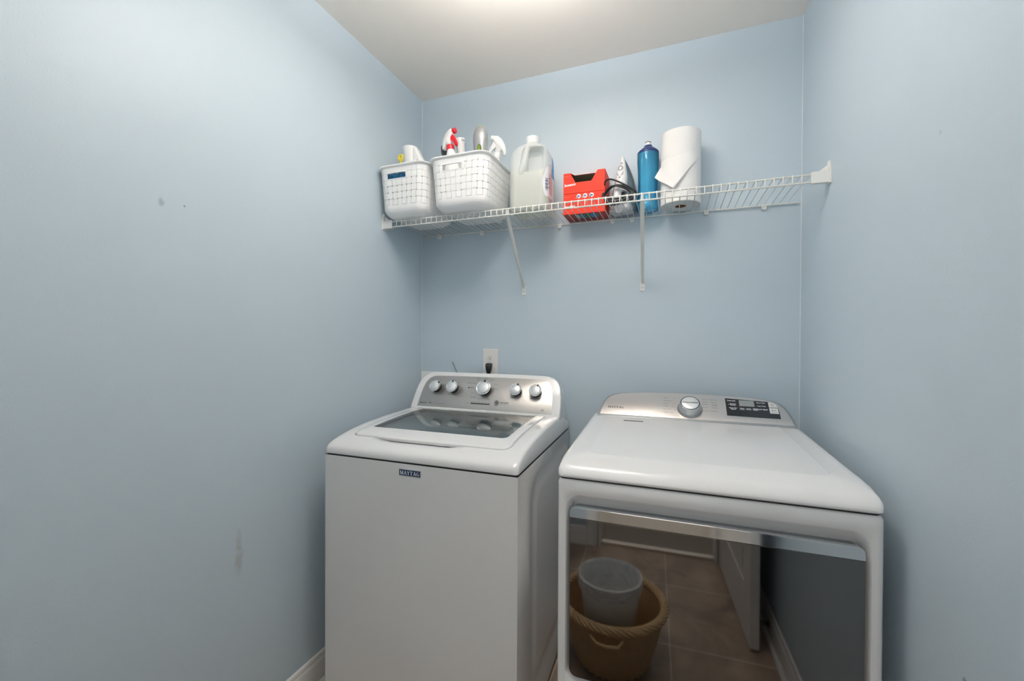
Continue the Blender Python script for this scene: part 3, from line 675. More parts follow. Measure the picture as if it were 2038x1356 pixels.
for zc in (.0215, -.0215):
    poly = [(.017*cos(a), .0145*sin(a)) for a in [2*pi*k/28 for k in range(28)]]
    poly = [(max(-.0158,min(.0158,x*1.05)), y) for x, y in poly]
    rc = MB().prism(poly, lambda x,z,h,zc=zc: (x,-h,z+zc), .005, .0078, bev=.0006).build('receptacle', mat('receptacle_white',(.76,.74,.71),.3) if zc > 0 else bpy.data.materials['receptacle_white'], ou, smooth=30)
    mb = MB().box((-.0070,-.0082,zc+.0005),(-.0055,-.0070,zc+.0080)).box((.0052,-.0082,zc+.0005),(.0066,-.0070,zc+.0072))
    mb.lathe([(.0024,.0070),(.0024,.0083)], 12, lambda a,b,h,zc=zc: (a,-h,zc-.0062+b))
    mb.build('slots', BLACK, rc, smooth=0)
MB().lathe([(.0028,.005),(.0026,.0068)], 12, lambda a,b,h: (a,-h,b)).build('screw', NICKEL, ou)
pg = thing('power_plug', 'black power plug in the lower socket of the wall outlet', 'plug', (.3925,-.0078,1.1385))
sec = lambda z, w_, y0, y1: [(x,y,z) for x,y in rrect(-w_,w_,-y1,-y0,min(w_,(y1-y0)/2)*.6,4,1)]
MB().loft([sec(-.040,.006,.010,.022), sec(-.030,.008,.008,.026), sec(-.014,.0115,.002,.030), sec(.004,.0150,.0,.030), sec(.012,.0155,.0,.026), sec(.016,.0125,.001,.020)]).build('plug_body', BLACK, pg, smooth=60)
MB().tube([(0,-.016,-.036),(0,-.016,-.06),(0,-.014,-.11),(.01,-.012,-.25),(.03,-.010,-.45)], .0048, 8).build('cord', CORD, pg, smooth=60)

# ================================================================ wire shelf
ZS, SD = 1.7985, -.3088      # top of deck wires, front rail
sh = thing('wire_shelf', 'white ventilated wire shelf on the blue wall above the washer and dryer', 'shelf', (W/2,0,ZS))
sh['_off'] = (W/2, 0, ZS)
wr = .0017; X0 = .553
mb = MB()
for k in range(-20, 43):
    x = X0+k*.0254
    mb.tube([(x,-.006,ZS-wr),(x,SD+.002,ZS-wr),(x,SD-.001,ZS-.004),(x,SD-.001,ZS-.0275)], wr, 6)
mb.build('deck_wires', WIRE, sh, smooth=60)
xa, xb = X0-20*.0254-.03, X0+42*.0254+.03
for (y, z, nm, x0_, x1_) in ((SD+.0015,ZS-.0056,'front_top_rail',xa,xb),(SD+.0017,ZS-.0290,'front_lip_rail',xa,xb),(-.008,ZS-.0060,'back_rail',.012,W-.012),(-.155,ZS-.0060,'middle_rail',.03,W-.03)):
    if nm == 'middle_rail': continue
    MB().tube([(x0_,y,z),(x1_,y,z)], .0030, 8).build(nm, WIRE, sh, smooth=60)
for sgn, xw in ((1,0.0),(-1,W)):
    f = lambda a,y,z,sgn=sgn,xw=xw: (xw+sgn*a, y, z)
    mb = MB()
    # wall flange, arm round the front lip and the screw ear above
    mb.box(f(0,SD-.014,ZS-.040), f(.004,SD+.018,ZS+.006)); mb.box(f(.004,SD-.0065,ZS-.036), f(.050,SD-.0035,ZS+.001)); mb.box(f(.004,SD-.0065,ZS-.036), f(.050,SD+.010,ZS-.0335)); mb.box(f(.004,SD-.0065,ZS-.0015), f(.050,SD+.010,ZS+.001))
    eb = mb.build('end_bracket', PLAST, sh, smooth=0, bevel=.0012)
    mb = MB().prism([(-.009,0),(.009,0),(.009,.020),(.005,.027),(-.005,.027),(-.009,.020)], lambda a,b,h,f=f: f(h,SD+a,ZS+.004+b), 0, .006)
    mb.prism([(.002,0),(.030,0),(.004,.020),(.002,.020)], lambda a,b,h,f=f: f(a+.002,SD+.006+h,ZS+.001+b), 0, .003)
    mb.build('screw_ear', PLAST, eb, smooth=0, bevel=.001)
for (xt, xw_) in ((.5947,.5622),(1.1132,1.0967)):
    zt0, zb0 = ZS-.027, 1.515
    a = Vector((xt,SD+.006,zt0)); b = Vector((xw_,-.006,zb0))
    br = MB().tube([a+Vector((0,-.003,.024)), a+Vector((0,-.001,.004)), a*.97+b*.03, b*.99+a*.01, b], [.0035,.0065,.0078,.0062,.006], 12).build('support_brace', WIRE, sh, smooth=60)
    ft = MB().loft([[(xw_+x,y,zb0-.010+z) for x,z in rrect(-.010,.010,-.026,.018,.005,4,1)] for y in (0,-.003)] + [[(xw_+x,-.0045,zb0-.010+z) for x,z in rrect(-.0085,.0085,-.0245,.0165,.004,4,1)]]).build('wall_foot', PLAST, br, smooth=30)
    MB().lathe([(.0035,.004),(.0030,.0062),(.001,.0066)], 12, lambda p,q_,h,xw_=xw_: (xw_+p,-h,zb0-.021+q_)).build('screw', NICKEL, ft)
for cx in (.1080,.3450,.7350,.9690,1.0520,1.4300-.09,1.5420):
    mb = MB().prism([(-.007,-.014),(.007,-.014),(.009,-.004),(.007,.006),(-.007,.006),(-.009,-.004)], lambda a,b,h,cx=cx: (cx+a,-h,ZS-.008+b), 0, .013)
    cl = mb.build('wall_clip', PLAST, sh, smooth=0, bevel=.002)
    MB().lathe([(.0028,.012),(.0022,.0145)], 10, lambda p,q_,h,cx=cx: (cx+p,-h,ZS-.010+q_)).build('screw', NICKEL, cl)

# ================================================================ things on the shelf
ZB = ZS+.0005
def bin_(name, label, group, cx, yc, w_, d_, h_):
    o = thing(name, label, 'basket', (cx,yc,ZB), 0, group)
    def ring(k, z, inset=0):
        tt = min(1, z/h_); a = .012+ (1-tt)*.016
        return rrect(-w_/2+a*.8+inset, w_/2-a*.8-inset, -d_/2+a*.8+inset, d_/2-a*.8-inset, .045, 8, 14)
    zs = [0,.002,.008,.018,.032]+[.046+.0052*i for i in range(30)]+[h_-.008,h_]
    zs = [z for z in zs if z <= h_-.004]+[h_]
    def wall(z, ins):
        extra = .030*max(0, 1-z/.034)**2.2
        r = rrect(-w_/2+.010+(1-z/h_)*.014+extra+ins, w_/2-.010-(1-z/h_)*.014-extra-ins, -d_/2+.010+(1-z/h_)*.014+extra+ins, d_/2-.010-(1-z/h_)*.014-extra-ins, .048-extra*.5, 8, 16)
        return r
    rings = [[(x,y,z) for x,y in wall(z,0)] for z in zs]; n = len(rings[0])
    mb = MB(); vs = [p for r in rings for p in r]; fs = []; uvs = []
    # perimeter coordinate (in cells of 26 mm) measured at mid height
    mid = rings[len(rings)//2]; per = [0]
    for j in range(n): a = Vector(mid[j]); b = Vector(mid[(j+1)%n]); per.append(per[-1]+(b-a).length)
    front0 = per[8]+0.0   # start of the front straight
    ncell = 2*round(per[-1]/.0235/2); cs = per[-1]/ncell
    zv = lambda z: (z-.046)/.027
    sl = lambda x, y, z: abs(x) < .048 and y < 0 and (h_-.052) < z < (h_-.026)
    SX = -.020
    sl2 = lambda x, y, z: abs(x-SX) < .048 and (h_-.056) < z < (h_-.030)
    for i in range(len(rings)-1):
        for j in range(n):
            k = (j+1) % n
            c = (Vector(rings[i][j])+Vector(rings[i][k])+Vector(rings[i+1][j])+Vector(rings[i+1][k]))/4
            if sl2(c.x, c.y, c.z) and abs(c.y) > d_/2-.05: continue
            fs.append((i*n+j,i*n+k,(i+1)*n+k,(i+1)*n+j))
            uvs.append([((per[j]-front0)/cs, zv(zs[i])), ((per[j+1]-front0)/cs, zv(zs[i])), ((per[j+1]-front0)/cs, zv(zs[i+1])), ((per[j]-front0)/cs, zv(zs[i+1]))])
    fs.append(tuple(range(n-1,-1,-1))); uvs.append([(0,-3)]*n)
    me = bpy.data.meshes.new('woven_wall'); me.from_pydata(vs, [], fs); me.materials.append(WEAVE)
    ul = me.uv_layers.new(name='UVMap'); li = 0
    for p, u in zip(me.polygons, uvs):
        for q_ in u: ul.data[li].uv = q_; li += 1
        p.use_smooth = True
    b = bpy.data.objects.new('woven_wall', me); COL.objects.link(b); b.parent = o
    sm = b.modifiers.new('solid','SOLIDIFY'); sm.thickness = .0022; sm.offset = -1
    rm = [[(x,y,z) for x,y in rr_] for rr_, z in ((wall(h_,.004),h_-.004),(wall(h_,-.0005),h_-.007),(wall(h_,-.0075),h_-.004),(wall(h_,-.0085),h_-.0005),(wall(h_,-.0065),h_+.0022),(wall(h_,-.001),h_+.003),(wall(h_,.004),h_+.001))]
    rm.append(rm[0]); MB().loft(rm, False, False).build('rim', BINW, o, smooth=60)
    yf = -d_/2+.0125
    for sg in (1, -1):
        mb = MB(); out = rrect(-.053+SX,.053+SX,h_-.060,h_-.026,.004,3,1); inn = rrect(-.047+SX,.047+SX,h_-.0545,h_-.0315,.003,3,1)
        yy = lambda z, sg=sg: sg*(-d_/2+.010+(1-z/h_)*.014)
        rr2 = [[(x,yy(z)-sg*.0006,z) for x,z in out],[(x,yy(z)-sg*.0018,z) for x,z in inn],[(x,yy(z)+sg*.004,z) for x,z in inn],[(x,yy(z)+sg*.003,z) for x,z in out]]
        rr2.append(rr2[0]); mb.loft(rr2, False, False).build('handle_slot', BINW, o, smooth=30)
    return o
G = 'woven white plastic bins at the left end of the wire shelf'
b1c, b2c = .1330, .4030
bin_('storage_bin', 'white woven plastic bin in the wall corner, leftmost on the wire shelf', G, b1c, -.222, .262, .322, .212)
bin_('storage_bin', 'white woven plastic bin holding the red-trigger spray bottle, beside the translucent jug', G, b2c, -.222, .284, .322, .212)
Zi = ZB+.003
# contents of the left bin
o = thing('white_bottle', 'wide-necked white bottle poking out of the leftmost woven bin', 'bottle', (.122,-.262,Zi))
MB().lathe([(.034,0),(.036,.006),(.036,.19),(.034,.215),(.029,.240),(.0275,.265),(.030,.290),(.0345,.322),(.0345,.327),(.031,.328)], 40, lambda a,b,h: (a-h*.04,b,h)).build('bottle_body', BINW, o, smooth=50)
MB().loft([[(x+.02,y,z) for x,y in rrect(-.01,q_,-.020,.020,.008,4,1)] for z,q_ in ((.20,.075),(.235,.055),(.270,.032),(.300,.014),(.318,.006))]).build('shoulder_wing', BINW, o, smooth=60)
MB().prism([(.022,.238),(.045,.238),(.030,.256),(.022,.262)], lambda a,b,h: (a+.012,-.021-h,b), 0, .0012).build('dark_print', INKG, o, smooth=0)
o = thing('yellow_handle', 'small yellow ring-ended plastic handle showing over the leftmost bin rim', 'handle', (.076,-.288,Zi))
pts = [(.009*cos(a),0,.279+.0110*sin(a)) for a in [2*pi*k/24 for k in range(24)]]
MB().tube(pts, .0058, 8, closed=True).build('ring', YELLOW, o, smooth=60)
MB().tube([(0,0,.268),(.0,.0,.2),(-.002,-.004,.0)], [.0048,.006,.007], 8).build('stem', YELLOW, o, smooth=60)
mb = MB(); nx, nz = 14, 10
pk = [[(-.072+.144*i/nx, -.004+.005*sin(i*1.9+j)+.003*cos(j*2.3), .055+.13*j/nz) for i in range(nx+1)] for j in range(nz+1)]
o = tag(mb.loft(pk, False, False, False).build('blue_packet', BLUEP, smooth=60, solid=.012), 'blue packet seen through the handle slot of the leftmost bin', 'packet'); o.location = (.115,-.333,Zi)
# contents of the right bin
def spray(label, x, y, z0, body, trig, head, h0, sc=1, flip=1, rz=0, bottle=None, tilt=(0,0)):
    o = thing('spray_bottle', label, 'spray bottle', (x,y,z0), rz, 'spray bottles standing in the second woven bin'); o.rotation_euler = (tilt[0], tilt[1], rz); o.location.z += .036*(abs(tilt[0])+abs(tilt[1]))
    MB().lathe([(.033,0),(.036,.006),(.036,h0*.55),(.032,h0*.72),(.020,h0*.93),(.0145,h0)], 32).build('bottle', bottle or body, o, smooth=50)
    MB().lathe([(.0165,h0-.001),(.0165,h0+.018),(.0135,h0+.021)], 24).build('collar', head, o, smooth=40)
    f = lambda a,b,h: (a*flip, h, h0+.018+b)
    # the body of the sprayer head: neck, sloping back and the long shroud
    def sec_(pts, hw): return [[f(a,b,-hw) for a,b in pts],[f(a,b,-hw*.6) for a,b in pts]]
    shape = [(-.010,0),(.009,0),(.008,.022),(.010,.034),(.024,.046),(.026,.060),(.017,.068),(.004,.067),(-.012,.058),(-.027,.040),(-.036,.018),(-.040,-.004),(-.031,-.006),(-.024,.010),(-.015,.020)]
    ins = offset(shape, .0028)
    MB().loft([[f(a,b,-.0115) for a,b in ins],[f(a,b,-.0085) for a,b in shape],[f(a,b,.0085) for a,b in shape],[f(a,b,.0115) for a,b in ins]]).build('sprayer_head', body, o, smooth=50)
    MB().lathe([(.0105,0),(.0118,.003),(.0118,.014),(.0095,.016)], 20, lambda a,b,h: f(.021+h,.057+b,a)).build('nozzle', trig, o, smooth=40)
    tp = [(.012,.040),(.021,.042),(.028,.026),(.036,.004),(.0345,-.008),(.030,-.010),(.022,.010),(.010,.024)]
    MB().loft([[f(a,b,-.0068) for a,b in offset(tp,.0012)],[f(a,b,-.0055) for a,b in tp],[f(a,b,.0055) for a,b in tp],[f(a,b,.0068) for a,b in offset(tp,.0012)]]).build('trigger', trig, o, smooth=50)
    return o
spray('spray bottle with red trigger and collar on a white head, in the second woven bin', .350, -.270, Zi, BINW, REDP, REDP, .285, flip=1, rz=radians(-12), tilt=(.0,-.125))
spray('all-white trigger spray bottle at the right-hand corner of the second woven bin', .444, -.165, Zi, BINW, BINW, BINW, .250, flip=-1, rz=radians(12), tilt=(.15,.20))
o = thing('white_spray_cap_bottle', 'white bottle with a flared cap just behind the red-trigger spray bottle', 'bottle', (.345,-.148,Zi+.004)); o.rotation_euler = (0,-.125,0)
MB().lathe([(.024,0),(.026,.005),(.026,.22),(.025,.26),(.019,.295),(.0175,.335),(.020,.362),(.0255,.379),(.0245,.383)], 32).build('bottle_body', BINW, o, smooth=50)
MB().box((.010,-.018,.369),(.029,.0,.381)).build('spout_lip', BINW, o, smooth=0, bevel=.004)
o = thing('dark_bottle', 'dark rounded bottle shoulder behind the red collar in the second woven bin', 'bottle', (.352,-.206,Zi+.007)); o.rotation_euler = (0,-.27,0)
MB().lathe([(.022,0),(.025,.01),(.028,.24),(.030,.315),(.026,.338),(.016,.350),(.005,.354)], 32, lambda a,b,h: (a,b,h)).build('bottle_body', mat('dark_grey_bottle',(.04,.05,.055),.3), o, smooth=50)
o = thing('air_freshener', 'tall silver-grey rounded dispenser with a green window, standing in the second woven bin', 'air freshener', (.447,-.240,Zi))
R = [(.026,.0),(.028,.01),(.028,.21),(.027,.245),(.0275,.262),(.031,.290),(.0335,.315),(.0325,.338),(.0275,.358),(.019,.371),(.009,.376)]
fr = lambda a,b,h: (a, b*.85, h)
MB().lathe(R, 40, fr).build('housing', GREYP, o, smooth=60)
MB().lathe([(.0330,.338),(.0285,.358),(.0200,.3725),(.0100,.3785),(.002,.380)], 40, lambda a,b,h: (a*.98-.002,b*.85+.004,h+.001)).build('lime_cap', LIME, o, smooth=60)
op = [(-.0085,.262),(.0085,.262),(.0085,.278)]+[(.0085*cos(a),.278+.0105*sin(a)) for a in [pi*k/10 for k in range(1,10)]]+[(-.0085,.278)]
wn = MB().prism(op, lambda a,b,h: (a+.006,-.0235-h+ -.004*min(1,(b-.262)/.03),b), -.004, .0012).build('window_frame', BLACK, o, smooth=30)
MB().prism(offset(op,.0018), lambda a,b,h: (a+.006,-.0235-h+ -.004*min(1,(b-.262)/.03),b), 0, .0018).build('green_window', mat('green_window',(.16,.30,.02),.3), wn, smooth=30)
o = tag(MB().lathe([(.018,0),(.018,.16),(.014,.185),(.009,.195),(.009,.212),(.004,.216)], 24).build('small_white_bottle', BINW, smooth=50), 'small white bottle cap just above the right rim of the second woven bin', 'bottle'); o.location = (.470,-.105,Zi); o.rotation_euler = (.06,.16,0)

# translucent jug ------------------------------------------------------
jc, jr = (.6560,-.1660), radians(2)
jg = thing('vinegar_jug', 'large translucent plastic jug with a moulded handle, between the woven bin and the red boxes', 'jug', (jc[0],jc[1],ZB), jr)
def jring(z, ins=0):
    if z <= .185: w_, d_, cy, cx, r = .0835, .0790, 0, 0, .034
    else:
        k = (z-.185)/.105; w_ = .0835*(1-.07*k); d_ = .079*(1-.05*k); cy = 0; cx = 0; r = .034+.008*min(1,k)
    if z < .02: q_ = (.02-z)/.02; w_ -= .010*q_*q_; d_ -= .010*q_*q_
    if .165 < z < .192: g = .0015*sin((z-.165)/.027*pi); w_ -= g; d_ -= g
    if z > .222:
        q_ = min(1, (z-.222)/.066); s = sqrt(max(0, 1-q_**2.4)); w_ = .034+(w_-.034)*s; d_ = .034+(d_-.034)*s; r = min(w_, d_)*.98*(1-s)+r*s if s < .5 else r
        r = min(r, w_*.97, d_*.97); 
    return [(x+cx, y+cy, z) for x, y in rrect(-w_+ins, w_-ins, -d_+ins, d_-ins, max(.004,r-ins), 8, 10)]
def carve(ring, depth_fn):
    return [(x, max(y, depth_fn(x, z)) , z) for x, y, z in ring]
def dfn(x, z):
    # recess behind the handle: the front of the jug steps back between these heights
    a = min(1, max(0, (z-.150)/.030))*min(1, max(0, (.272-z)/.030)); k = a*a*(3-2*a)
    b = min(1, max(0, (x+.030)/.020))*min(1, max(0, (.074-x)/.022)); b = b*b*(3-2*b)
    return -.086 + k*b*.060
zs = [0,.003,.008,.014,.02,.04,.07,.10,.125,.140,.150,.157,.163,.170,.178,.186,.195,.21,.222,.232,.242,.252,.260,.266,.272,.277,.281,.284,.286,.2875,.288]
body = MB().loft([carve(jring(z), dfn) for z in zs], True, True).build('jug_body', JUG, jg, smooth=60)
MB().loft([carve(jring(z,.003), lambda x,z: dfn(x,z)+.003) for z in (.003,.008,.014,.02,.04,.07,.10,.125,.140,.150,.158,.165,.170)], True, True).build('liquid', LIQ, jg, smooth=60)
MB().tube([(-.002,-.030,.280),(-.003,-.048,.272),(-.005,-.062,.258),(-.007,-.071,.238),(-.010,-.075,.212),(-.015,-.074,.190),(-.023,-.071,.170),(-.030,-.064,.150)], [.013,.014,.0135,.0125,.0125,.014,.017,.016], 16).build('handle', JUG, jg, smooth=60)
MB().lathe([(.036,.284),(.0345,.290),(.0315,.296),(.030,.300),(.028,.302)], 32, cap0=False).build('neck', JUG, jg, smooth=40)
cap = MB().lathe([(.0285,.297),(.0295,.299),(.0295,.326),(.0275,.328),(.004,.328)], 40).build('cap', mat('cap_white',(.80,.82,.82),.4), jg, smooth=40)
def jlabel(j0, j1, z0, z1, mt, lift, nm, par=None, shape=None):
    rows = []
    nz = 18
    for i in range(nz+1):
        z = z0+(z1-z0)*i/nz; R_ = jring(z, -lift); row = []
        for j in range(j0, j1+1):
            row.append(R_[j % len(R_)])
        rows.append(row)
    if shape:
        rows2 = []
        for i, row in enumerate(rows):
            a, b = shape(i/nz); L = len(row)-1; out = []
            for j in range(13):
                tt = (a+(b-a)*j/12)*L; k = min(L-1, int(tt)); f_ = tt-k
                out.append(tuple(Vector(row[k]).lerp(Vector(row[k+1]), f_)))
            rows2.append(out)
        rows = rows2
    return MB().loft(rows, False, False, False).build(nm, mt, par or jg, smooth=60)
# ring index: 9 arc points then 9 straights per side; the front straight is 8..18, front-right arc 18..26, right side 26..36
lb = jlabel(15,35,.055,.200,LABW,.0009,'label',None,lambda t: (.26+.50*(1-sqrt(max(0,1-((t-.36)/.64)**2))), 1))
jlabel(15,35,.150,.245,BLUEL,.0012,'label_blue_band',lb,lambda t: (.74+.16*t, 1))
mb = MB()
for k in range(11):
    z0 = .078+.0046*k
    a = Vector(jring(z0,-.0016)[22]); b = Vector(jring(z0,-.0016)[24]); hh = .0014+.0012*(k % 3)
    mb.add([a, b, b+Vector((0,0,hh)), a+Vector((0,0,hh))], [(0,1,2,3)])
mb.build('barcode', BARC, lb, smooth=0)
mb = MB()
for k in range(14):
    z0 = .070+.0062*k
    R_ = jring(z0,-.0016); a = Vector(R_[26]); b = Vector(R_[31])
    mb.add([a, b, b+Vector((0,0,.003)), a+Vector((0,0,.003))], [(0,1,2,3)])
mb.build('pink_print', PINK, lb, smooth=0)
mb = MB()
for z0 in (.088,.108,.125):
    R_ = jring(z0,-.0019); a = Vector(R_[25]); b = Vector(R_[26]); mb.add([a,b,b+Vector((0,0,.008)),a+Vector((0,0,.008))],[(0,1,2,3)])
mb.build('blue_print', BOXB, lb, smooth=0)

# dryer sheet boxes ------------------------------------------------------
bx0, bxw, bd_, bh = .7805, .1745, .1150, .0865
def sheet_box(label, zbase, opened):
    o = thing('dryer_sheet_box', label, 'box', (bx0+bxw/2,-.0080-bd_/2,zbase), 0, 'red dryer sheet boxes stacked on the wire shelf')
    w2, d2 = bxw/2, bd_/2
    mb = MB()
    if opened:
        # top-front corner opening: a trapezoid torn out of the front face and of the top
        fx = lambda p: (p[0], -d2, p[1])
        L, R_ = -.058, .056; l2, r2 = -.036, .030; zc = bh-.042
        zz = []
        def jag(a, b, n=11):
            out = []
            for i in range(n+1):
                p = Vector(a).lerp(Vector(b), i/n); d = (Vector(b)-Vector(a)).normalized(); nn = Vector((-d.y, d.x)); out.append(tuple(p+nn*(.0010 if i % 2 else -.0010)))
            return out
        edge = jag((L,bh),(l2,zc)) + jag((l2,zc),(r2,zc+.0),2)[1:-1] + jag((r2,zc),(R_,bh))
        # front face in three pieces so that every polygon is convex enough
        n_ = 12
        left = [(-w2,0),(l2,0)]+[p for p in reversed(jag((L,bh),(l2,zc)))]+[(-w2,bh)]
        right = [(r2,0),(w2,0),(w2,bh)]+[p for p in reversed(jag((r2,zc),(R_,bh)))]
        mid = [(l2,0),(r2,0),(r2,zc),(l2,zc)]
        for poly in (left, right, mid):
            mb.add([fx(p) for p in poly], [tuple(range(len(poly)))])
        # sides, back, bottom
        mb.add([(-w2,-d2,0),(-w2,d2,0),(-w2,d2,bh),(-w2,-d2,bh),(w2,-d2,0),(w2,d2,0),(w2,d2,bh),(w2,-d2,bh)], [(0,1,2,3),(4,7,6,5),(1,5,6,2),(0,4,5,1)])
        yb = -d2+.030
        mb.add([(-w2,-d2,bh),(L,-d2,bh),(L+.012,yb,bh),(R_-.010,yb,bh),(R_,-d2,bh),(w2,-d2,bh),(w2,d2,bh),(-w2,d2,bh)], [(0,1,2,7),(3,4,5,6),(2,3,6,7)])
        b = mb.build('carton', RED, o, smooth=0)
        q_ = b.modifiers.new('solid','SOLIDIFY'); q_.thickness = .0006; q_.offset = -1
        MB().add([(-w2+.002,-d2+.002,.002),(w2-.002,-d2+.002,.002),(w2-.002,d2-.002,.002),(-w2+.002,d2-.002,.002),(-w2+.002,-d2+.002,bh-.003),(w2-.002,-d2+.002,bh-.003),(w2-.002,d2-.002,bh-.003),(-w2+.002,d2-.002,bh-.003),(-w2+.002,-d2+.031,bh-.0018),(w2-.002,-d2+.031,bh-.0018),(w2-.002,d2-.002,bh-.0018),(-w2+.002,d2-.002,bh-.0018)],[(0,1,2,3),(3,2,6,7),(0,3,7,4),(1,5,6,2),(8,9,10,11)]).build('inner_liner', CARDG, o, smooth=0)
        # sheets left inside
        MB().box((-w2+.004,-d2+.012,.003),(w2-.004,d2-.004,.030)).build('sheet_stack', mat('sheet_grey',(.22,.21,.17),.9), o, smooth=0, bevel=.004)
    else:
        mb.box((-w2,-d2,0),(w2,d2,bh)); b = mb.build('carton', RED, o, smooth=0, bevel=.0008)
    ff = lambda a,z,h: (a,-d2-h-(.0009 if opened else 0),z)
    mb = MB(); text(mb, 'bounce', ff, -w2+.0055, .030 if opened else .0265, .0115, .046, 'l', 0, .0006, .0011, .10); lt = mb.build('brand_lettering', BOXW, o, smooth=0)
    for vtx in lt.data.vertices: vtx.co.z += (vtx.co.x+w2)*.06   # the word climbs slightly
    mb = MB(); text(mb, 'Outdoor Fresh', ff, -w2+.005, bh-.014, .0026, .022, 'l', 0, .0006); mb.build('small_lettering', PALER, o, smooth=0)
    if opened:
        MB().loft([[(x,-d2-.0004,z) for x,z in ((-.036,.0),(-.020,bh-.046),(.030,bh-.046),(.020,.0))]], False, True) 
    else:
        for k in range(3):
            cx = -.022+.0270*k
            mb = MB().lathe([(.0094,.0004),(.0094,.0007)], 28, lambda a,b,h,cx=cx: ff(cx+a,bh-.0135+b,h))
            mb.prism([(-.013,-.0065),(-.003,-.0085),(-.003,.001)], lambda a,b,h,cx=cx: ff(cx+a,bh-.0135+b,h), .0004,.0007)
            bd2 = mb.build('round_badge', BOXW, o, smooth=0)
            MB().prism([(-.0050,-.0026),(.0042,-.0034),(.0052,.0012),(.0010,.0020),(-.0045,.0046)], lambda a,b,h,cx=cx: ff(cx+a,bh-.0130+b,h), .0008,.0011).build('blue_mark', BOXB, bd2, smooth=0)
        mb = MB()
        pts_ = [(.048*(i/12-.5)*1.0, -.003*(1-(2*i/12-1)**2)) for i in range(13)]
        for i in range(12):
            (a,b),(c,d) = pts_[i],pts_[i+1]; mb.add([ff(a,.026+b,.0006),ff(c,.026+d,.0006),ff(c,.0272+d,.0006),ff(a,.0272+b,.0006)],[(0,1,2,3)])
        mb.build('smile_line', REDD, o, smooth=0)
        # printed underside seen between the shelf wires
        uf = lambda a,y,h: (a,y,-h)
        MB().prism([(-w2+.001,-d2+.001),(w2-.001,-d2+.001),(w2-.001,d2-.001),(-w2+.001,d2-.001)], uf, .0001, .0003).build('underside_print', REDD, o, smooth=0)
        for (a,b,mt) in ((-.040,-.026,IRONL),(-.026,.002,TEAL),(.002,.022,GREEN),(.022,.040,BLUEL),(.040,.052,TEAL)):
            MB().prism([(a,-d2+.012),(b,-d2+.012),(b,d2-.045),(a,d2-.045)], uf, .00035, .0005).build('underside_picture', mt, o, smooth=0)
    return o
sheet_box('red dryer sheet box with three round white badges, lower of the two stacked boxes', ZB+.0006, False)
sheet_box('red dryer sheet box with a torn-open front, upper of the two stacked boxes', ZB+bh+.0016, True)

# iron ------------------------------------------------------------------
ir = thing('clothes_iron', 'grey and white clothes iron stood on its heel with its black cord wound round it', 'iron', (1.013,-.078,ZB), radians(-14))
def sole(h):   # half width of the sole at height h above the heel
    tt = min(1, max(0, h/.235)); return .056*(1-tt**2.3)+.0005
hs = [.004+.231*k/20 for k in range(21)]
def slab_ring(h, y0, y1, k0, k1):
    w0, w1 = sole(h)*k0, sole(h)*k1
    return [(-w0,y1,h),(w0,y1,h),(w0*.99,(y0+y1)/2,h),(w1,y0,h),(-w1,y0,h),(-w0*.99,(y0+y1)/2,h)]
MB().loft([slab_ring(h,.042,.050,1,1) for h in hs]).build('soleplate', IRONM, ir, smooth=50)
def skirt(h):
    w0 = sole(h)*.985; d = .045*(1-.55*(h/.235)**2); n_ = 14; out = [(w0*cos(a), .042-d*abs(sin(a))**.8, h) for a in [pi*k/n_ for k in range(n_+1)]]
    return out
MB().loft([skirt(h) for h in hs]).build('side_shell', IRONG, ir, smooth=60)
def spine(h):
    tt = h/.240; w0 = .0240*(1-.0*tt)*min(1, (1.03-tt)/.42)**.75; y1 = .010+.030*max(0, tt-.55); d = .042*(1-.80*max(0, tt-.35)/.65); n_ = 14
    return [(w0*cos(a), y1-d*abs(sin(a))**.7+.0, h) for a in [pi*k/n_ for k in range(n_+1)]]
sp_ = MB().loft([spine(h) for h in [.085+.156*k/18 for k in range(19)]]).build('top_body', IRONW, ir, smooth=60)
# handle arch from the nose control down to the heel
MB().tube([(0,-.018,.105),(0,-.034,.085),(0,-.042,.060),(0,-.042,.036),(0,-.034,.018),(0,-.016,.010)], [.017,.0165,.0155,.0155,.017,.018], 16).build('handle', IRONW, ir, smooth=60)
MB().loft([[(x,y,z) for x,y in rrect(-.046+e,.046-e,-.022+e,.042,.012,5,2)] for z,e in ((0,.003),(.003,0),(.020,0),(.034,.006),(.040,.014))]).build('heel', IRONL, ir, smooth=50)
def on_spine(h): return min(p[1] for p in spine(h))
for nm, h, r, mt in (('spray_button',.205,.0042,PLASTG),):
    MB().lathe([(r,0),(r*.9,.003),(r*.3,.004)], 20, lambda a,b,q_,h=h: (a,on_spine(h)-q_,h+b*1.2)).build(nm, mt, sp_, smooth=50)
mb = MB().lathe([(.0105,0),(.0105,.004),(.0085,.005),(.0068,.004)], 28, lambda a,b,q_: (a,on_spine(.183)-q_+.001,.183+b), False, False); mb.build('steam_dial', PLASTG, sp_, smooth=50)
MB().lathe([(.0066,0),(.0062,.0045),(.002,.0052)], 24, lambda a,b,q_: (a,on_spine(.183)-q_+.001,.183+b)).build('dial_cap', IRONW, sp_, smooth=50)
arc = [(.0125*cos(a),on_spine(.160)-.001,.163+.013*sin(a)) for a in [pi+pi*k/14 for k in range(15)]]
MB().tube(arc, .0022, 8).build('grey_crescent', IRONL, sp_, smooth=50)
MB().prism([(-.0055,.143),(0,.137),(.0055,.143)], lambda a,b,q_: (a,on_spine(.14)-q_,b), -.001,.002).build('arrow_mark', PLASTG, sp_, smooth=0)
